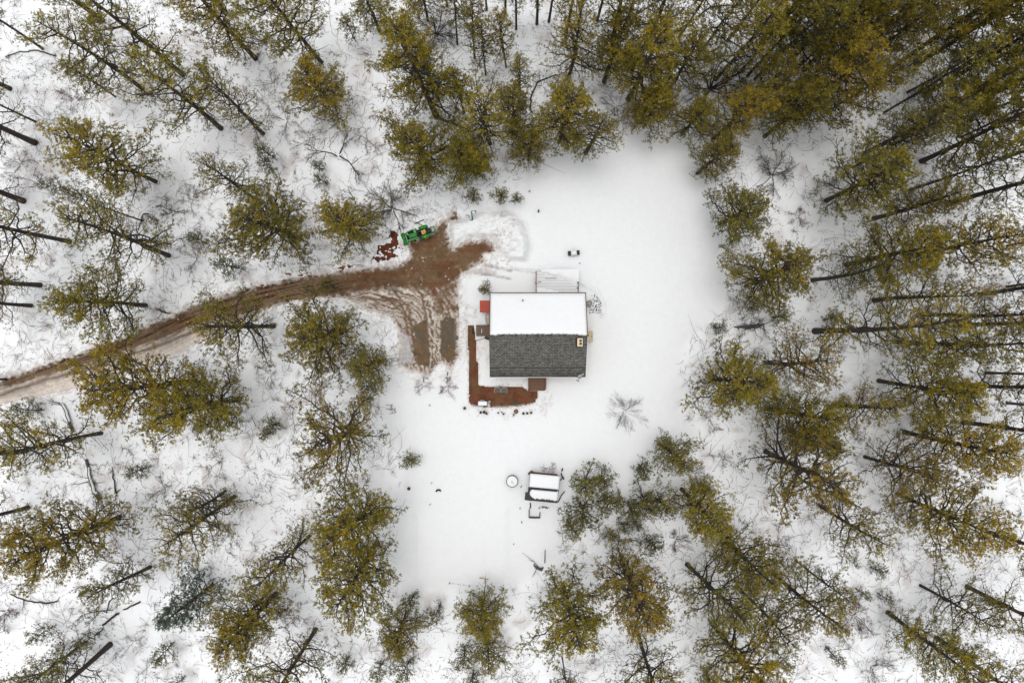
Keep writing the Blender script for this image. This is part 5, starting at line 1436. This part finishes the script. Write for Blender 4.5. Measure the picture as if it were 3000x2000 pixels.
BV = {'r': [grow_bare(11, m='redtwig'), grow_bare(12, m='redtwig', stems=4), grow_bare(13, m='redtwig', stems=7)],
      'g': [grow_bare(21, m='greytwig'), grow_bare(22, m='greytwig', stems=4), grow_bare(23, m='greytwig', stems=3, H=2.6)],
      'k': [grow_bare(31, m='twig', stems=4, r0=.045), grow_bare(32, m='twig', stems=3, r0=.05, H=2.4)],
      'B': [grow_bare(41, R=1.8, H=2.2, m='greytwig', stems=17, r0=.012, levels=2, kids=7, jit=.07, fan=.36, elr=(.25, .95))],
      'L': [grow_bare(51, R=2.2, H=3.0, m='greytwig', stems=8, r0=.05, levels=3, kids=6)],
      'T': [grow_bare(61, R=2.6, H=3.2, m='twig', stems=9, r0=.07, levels=3, kids=6)]}
bu = {k: 0 for k in BV}
def shrub(kind, px, py, s, label, name="bare_shrub", cat="shrub", grp="bare shrubs on the forest floor", sz=None, lift=0.0):
    me = BV[kind][bu[kind] % len(BV[kind])]; bu[kind] += 1
    z = hz(px, py) + lift
    o = bpy.data.objects.new(name, me); COL.objects.link(o); o.location = P(px, py, z)
    o.scale = (s, s, sz or s); o.rotation_euler = (0, 0, trng.uniform(0, 6.28))
    return tag(o, label, cat, grp)
shrub('B', 1829, 1204, .98, "bare round tree with radiating twigs alone on the snow beyond the house", "bare_tree", "bare tree", None)
shrub('r', 1608, 1373, .62, "reddish bare shrub fanning out behind the coop", grp=None)
shrub('L', 1150, 612, 1.15, "large bare grey tree with fanned branches above the tractor", "bare_tree", "bare tree", None)
shrub('T', 2080, 262, 1.35, "large brown bare tree among olive crowns past the clearing notch", "bare_tree", "bare tree", None)
shrub('T', 1278, 100, .85, "dark dead spruce tangle near the upper edge", "bare_tree", "bare tree", None)
shrub('L', 2262, 515, 1.0, "wide bare brown bush in the gap above the dense dark olive pine", "bare_tree", "bare tree", None)
SHR = """
r 2527 1580 1.3 red bare shrub on open snow in the lower right forest
r 2505 1805 1.5 reddish tangled shrub beside the slanting dark trunk at the lower right
g 2556 1950 1.3 grey bare shrub near the lower edge on open snow
g 2460 1838 1.2 grey drooping shrub under the open pine with golden skirts
k 2503 1640 .7 small forked dark shrub beneath the red one
g 2280 1590 1.4 grey feathery shrub beneath the massive brown olive pine
r 2120 1345 .7 small red brown shrub on the clearing edge below the largest round crown
r 2075 1225 1.0 faint reddish shrub under the largest round crown's lower rim
r 1978 1578 .9 reddish bare shrub on the snow between the grove and bushy bay pine
g 1838 1580 .8 pale bare shrub on snow below the compact sapling
r 1760 1570 .7 thin reddish shrub beside the compact sapling
r 1650 1588 .9 reddish bare shrub at the end of the garden bed above the curved log
r 2035 1385 .8 faint red shrub at the clearing bay above the topmost sapling
g 2200 930 1.0 grey twig shrub by the fallen snag
r 905 402 1.2 brown bare shrub on snow below the fan-shaped pine
g 985 365 1.1 arching grey shrub right of the brown one below the fan-shaped pine
r 1075 410 1.3 reddish brown shrub left of the star-shaped golden pine
g 840 355 1.2 grey bare shrub left of the golden fan-shaped pine
r 765 145 .9 crimson leafy shrub between golden pine and broad olive pine
r 800 245 1.0 brown tangle beneath the broad olive pine
k 990 455 1.5 long forked dark sapling stem bare in the open gap
g 560 590 1.2 grey curly shrub right of the round olive pine
k 505 620 1.0 dark wiry shrub below the round olive pine
g 570 700 1.1 faint grey shrub in snow right of the long limbed pine
g 575 760 1.0 faint thin shrub nearer the driveway right of the long limbed pine
r 120 540 1.4 grey red brushy shrub near the left edge above the thick trunk foot
r 215 290 1.0 crimson shrub under the slim young pine
r 60 480 1.2 rusty twig shrub at the left edge
g 130 345 1.0 arched bare shrub near the left edge
g 860 1195 1.2 purple grey shrub right of the dark round trunk foot
r 650 1345 1.3 purple bare shrub below the green gold pine behind the largest one
g 480 1430 1.0 grey thin shrub below the leaning snag's right
r 100 1185 .8 red brown seedling shrub on the snow by the snag's top
g 790 1100 1.0 twiggy shrub under the wide olive pine by the bend
r 940 1140 .9 crimson seed shrub at the forest edge below the low olive pine
g 880 1380 1.1 purple grey brush left of the broad brown olive pine
r 340 1590 1.2 dark brown brush between two big lower left pines
k 365 1650 1.0 dark forked shrub below the brown brush
r 20 1790 1.4 crimson brush at the lower left edge
g 230 1870 1.2 arching grey shrub in the lower left corner snow
k 290 1790 1.2 dark curved bare shrub in the lower left snow
g 395 1880 1.0 grey wispy shrub right of the stout smooth trunk
g 430 1960 1.0 wispy grey shrub at the lower edge by the stout smooth trunk
r 660 1545 1.1 faint purple shrub among the greenish pine's tip
g 870 1800 1.1 grey shrub in snow left of the thick split trunk
r 840 1790 .9 reddish brush next to the thick split trunk
g 1500 1985 1.2 wiry grey shrub at the middle of the lower edge
g 1750 1870 1.1 grey shrub between green gold and brown olive pines
g 2400 560 1.1 thin grey shrub under the wide olive pine
r 2340 640 .8 small twig shrub on the snow left of the wide olive pine
g 1800 310 1.2 purple grey shrub in the clearing notch
r 1830 350 .9 brown twig shrub at the clearing notch mouth
g 2095 520 1.2 bare twig shrub behind the small grey olive pine
r 1060 640 1.0 brown leafy shrub left of the large bare grey tree
r 1310 1127 .75 rusty leafed shrub at the end of the muddy parking strip
r 1240 1128 .75 brown leafed shrub at the end of the grey slush
k 1045 600 .9 dark twig shrub by the round light olive pine
g 1390 440 1.1 purple grey shrub between forked golden brown pine and star-shaped pine
g 1590 250 1.0 grey shrub on the open snow above the drooping pine
g 2860 1480 1.0 thin shrub near the right edge on the snow
k 2720 800 1.0 dark wiry shrub below the bright golden pine
g 2300 1180 1.0 grey twigs behind the small twin-trunk pine
r 2500 1270 .9 faint red shrub in front of the thick dark trunk foot
"""
for ln in SHR.strip().splitlines():
    w = ln.split(); shrub(w[0], float(w[1]), float(w[2]), float(w[3]), ' '.join(w[4:]))

# ------------------------------------------------------------------ fallen trunks and broken limbs
def log(pts, rad, m, name, label, cat, twigs=0, snowtop=False, seed=0, sides=8):
    p0 = P(*pts[0], hz(*pts[0]))
    root = empty(name, p0, 0, label, cat)
    W = np.array([tuple(P(x, y, hz(x, y) + .05 + rr_) - p0) for (x, y), rr_ in zip(pts, rad)])
    t = np.linspace(0, 1, len(W)); tt = np.linspace(0, 1, 4 * len(W))
    W2_ = np.stack([np.interp(tt, t, W[:, a]) for a in range(3)], 1); r2 = np.interp(tt, t, rad)
    rs = np.random.RandomState(seed); W2_[1:-1] += rs.normal(size=(len(tt) - 2, 3)) * .03
    b = MB(); b.tube(W2_, r2, sides); b.build("trunk", M[m], root, True)
    if twigs:
        b = MB()
        for k in range(twigs):
            i = rs.randint(1, len(tt) - 1); a = rs.uniform(0, 6.28); d = np.array((math.cos(a), math.sin(a), rs.uniform(0, .5))); L_ = rs.uniform(.5, 1.6)
            q1 = W2_[i] + d * L_ * .5 + rs.normal(size=3) * .1; q2 = q1 + (d + rs.normal(size=3) * .5) * L_ * .5
            b.tube([W2_[i], q1, q2], [.04, .025, .01], 4)
            for z in range(3):
                b.tube([q1, q1 + (d + rs.normal(size=3) * .6) * L_ * .4], [.016, .006], 3)
        b.build("branches", M['twig'], root)
    if snowtop:
        b = MB(); b.tube(W2_[2:-3] + np.array((.05, .02, .0)) + np.outer(r2[2:-3], (0.15, 0.1, .55)), r2[2:-3] * .62, 6); b.build("snow_cap", M['capsnow'], root, True)
    return root
log([(170, 1179), (185, 1186), (197, 1215), (214, 1265)], [.06, .14, .17, .12], 'birch', "fallen_snag", "snow-striped leaning snag by the golden pine at the left", "dead tree", 4, True, 1)
log([(252, 1345), (264, 1400), (276, 1440), (294, 1464)], [.13, .16, .2, .24], 'birch', "fallen_snag", "broken grey snag with bare side branches on snow below the golden pine", "dead tree", 9, True, 2)
log([(1563, 1652), (1572, 1662), (1586, 1668), (1591, 1660)], [.05, .14, .15, .07], 'birch', "fallen_log", "curved dead log at the garden bed's lower corner", "log", 2, False, 3)
log([(2150, 958), (2185, 957), (2225, 955), (2238, 948)], [.05, .2, .2, .06], 'birch', "fallen_snag", "tan fallen snag with bare branches on the clearing edge", "dead tree", 12, False, 4)
log([(1215, 715 - 60), (1232, 648), (1243, 643)], [.05, .045, .03], 'darkwood', "broken_branch", "dark broken branch on snow just above the tractor", "branch", 1, False, 5)
log([(405, 674), (420, 626), (437, 626)], [.05, .05, .05], 'twig', "broken_branch", "bent elbow-shaped branch on snow at the end of the thin leaning pine", "branch", 0, False, 6)
log([(464, 906), (480, 914), (500, 918)], [.12, .09, .04], 'birch', "broken_branch", "short dark log beside the driveway bend", "log", 2, False, 7)
log([(328, 1368), (340, 1445), (352, 1432)], [.03, .09, .03], 'twig', "broken_branch", "small forked branch right of the broken grey snag", "branch", 2, False, 8)
log([(1283, 345), (1335, 365), (1390, 392)], [.14, .09, .05], 'twig', "fallen_tree", "black fallen treetop with bristling twigs below the grey green pine", "dead tree", 14, False, 9)
log([(15, 166), (60, 152), (110, 148), (160, 164)], [.04, .05, .06, .06], 'twig', "bowed_sapling", "bowed dead sapling arching on the snow near the left edge", "dead sapling", 0, False, 10)
log([(2045, 48), (2080, 22), (2130, 15), (2210, 16)], [.07, .08, .07, .05], 'twig', "bowed_sapling", "arched dark sapling bowed over snow near the upper edge", "dead sapling", 2, False, 11)
log([(1556, 330), (1553, 290), (1575, 240), (1630, 218)], [.07, .08, .07, .05], 'twig', "bowed_sapling", "arching bare sapling beside the narrow column pine", "dead sapling", 2, False, 12)
log([(312, 1795), (320, 1760), (332, 1752)], [.05, .06, .05], 'twig', "bowed_sapling", "hooked bare sapling in the lower left snow", "dead sapling", 1, False, 13)
log([(30, 1740), (80, 1760), (140, 1766), (168, 1760)], [.05, .06, .07, .07], 'twig', "bowed_sapling", "bowed stem on snow at the left edge below the thickest grey trunk", "dead sapling", 1, False, 14)
log([(231, 1744), (255, 1728)], [.13, .13], 'birch', "fallen_log", "short round log on snow below the golden thick-trunked pine", "log", 0, False, 15)
log([(362, 1785), (410, 1762)], [.07, .09], 'twig', "fallen_log", "thin straight log pointing at the blue green spruce", "log", 0, False, 16)
log([(300, 1830), (348, 1796)], [.10, .10], 'twig', "fallen_log", "dark straight log in the lower left snow above the sparse sapling", "log", 1, False, 17)

# ------------------------------------------------------------------ what nobody could count: leaves, twigs and weeds on the forest snow
rs = np.random.RandomState(5)
NQ = 60000
px = rs.uniform(-20, 3020, NQ); py = rs.uniform(-20, 2020, NQ)
keep = (sdf(CLEAR, px, py) > 5) & (sdf(DRIVE, px, py) > 3) & (fbm(px / 70, py / 70, 91) + .9 * (fbm(px / 16, py / 16, 92) - .3) > rs.uniform(.62, .95, NQ))
px, py = px[keep], py[keep]; zz = height(px, py) + .012; n_ = len(px)
r_ = rs.uniform(.018, .07, n_); a = rs.uniform(0, 6.28, n_); asp = rs.uniform(.35, .9, n_)
cx_, cy_ = (px - 1500) * S, (1000 - py) * S
V = np.zeros((n_, 4, 3))
for k in range(4):
    ak = a + k * math.pi / 2; rr_ = r_ * (asp if k % 2 else 1)
    V[:, k, 0] = cx_ + rr_ * np.cos(ak); V[:, k, 1] = cy_ + rr_ * np.sin(ak); V[:, k, 2] = zz + rs.uniform(0, .05, n_)
red = sst(.5, .65, fbm(px / 120, py / 120, 93)) > rs.rand(n_)
lc_ = np.where(red[:, None], np.array((.085, .022, .020)), np.array((.060, .040, .026))) * rs.uniform(.5, 1.7, (n_, 1))
o = bpy.data.objects.new("dead_leaves", mk_mesh("dead_leaves", V.reshape(-1, 3), np.arange(n_ * 4).reshape(-1, 4), [M['leaf']], None, False, np.repeat(lc_, 4, 0))); COL.objects.link(o)
tag(o, "dark and reddish dead leaves scattered over the forest snow", "dead leaves", kind='stuff')
def twig_field(C0, A, L_, CU, LIFT, RAD, mats):
    """many thin curved twigs at once; every array has one row per twig"""
    n = len(C0); ts = np.array([0, .33, .66, 1.0])
    pts = np.stack([C0 + np.stack([np.cos(A + CU * t) * L_ * t, np.sin(A + CU * t) * L_ * t, LIFT * L_ * t * (1.25 - t) + .02], 1) for t in ts], 1)
    tan = np.gradient(pts, axis=1); tan /= np.linalg.norm(tan, axis=2, keepdims=True) + 1e-9
    a = np.cross(tan, np.array((0, 0, 1.0))); a /= np.linalg.norm(a, axis=2, keepdims=True) + 1e-9; b_ = np.cross(tan, a)
    rr_ = RAD[:, None] * np.array([1, .85, .6, .25])[None]
    V = np.stack([pts + rr_[..., None] * (math.cos(k * 2.0944) * a + math.sin(k * 2.0944) * b_) for k in range(3)], 2).reshape(-1, 3)
    base = np.arange(n)[:, None] * 12; F = []
    for i_ in range(3):
        for k in range(3):
            k2 = (k + 1) % 3
            F.append(np.stack([base[:, 0] + i_ * 3 + k, base[:, 0] + i_ * 3 + k2, base[:, 0] + i_ * 3 + 3 + k2, base[:, 0] + i_ * 3 + 3 + k], 1))
    F = np.stack(F, 1).reshape(-1, 4)
    return V, F, np.repeat(mats, 9)
def forest_points(n, thr, seed):
    x = rs.uniform(-10, 3010, n); y = rs.uniform(-10, 2010, n)
    k = (sdf(CLEAR, x, y) > 4) & (sdf(DRIVE, x, y) > 7) & (.6 * fbm(x / 95, y / 95, seed) + .4 * fbm(x / 30, y / 30, seed + 1) > rs.uniform(thr, thr + .22, n))
    return x[k], y[k]
TV, TF, TM, off = [], [], [], 0
x, y = forest_points(26000, .36, 95); n_ = len(x)                    # single sticks
c0 = np.stack([(x - 1500) * S, (1000 - y) * S, height(x, y) + .02], 1)
Ls = np.where(rs.rand(n_) < .85, rs.uniform(.25, 1.3, n_), rs.uniform(1.3, 3.0, n_))
parts_ = [twig_field(c0, rs.uniform(0, 6.28, n_), Ls, rs.uniform(-1, 1, n_), np.full(n_, .3), rs.uniform(.010, .020, n_), rs.randint(0, 3, n_))]
x, y = forest_points(2600, .42, 97)                                 # low brush: stems fanning out of one root
kk = rs.randint(7, 15, len(x)); x, y = np.repeat(x, kk), np.repeat(y, kk); n_ = len(x)
sz_ = np.repeat(rs.uniform(.35, 1.25, len(kk)), kk); mt = np.repeat(rs.randint(1, 3, len(kk)), kk)
c0 = np.stack([(x - 1500) * S, (1000 - y) * S, height(x, y) - .02], 1) + rs.normal(size=(n_, 3)) * np.array((.06, .06, 0))
parts_.append(twig_field(c0, rs.uniform(0, 6.28, n_), sz_ * rs.uniform(.5, 1.2, n_), rs.uniform(-.9, .9, n_), rs.uniform(.4, 1.3, n_), rs.uniform(.007, .013, n_), mt))
for v_, f_, m_ in parts_:
    TV.append(v_); TF.append(f_ + off); TM.append(m_); off += len(v_)
o = bpy.data.objects.new("fallen_twigs", mk_mesh("fallen_twigs", np.concatenate(TV), np.concatenate(TF), [M['twig'], M['redtwig'], M['greytwig']], np.concatenate(TM), False)); COL.objects.link(o)
tag(o, "thin bare twigs and low brush poking from the forest snow", "twigs", kind='stuff')
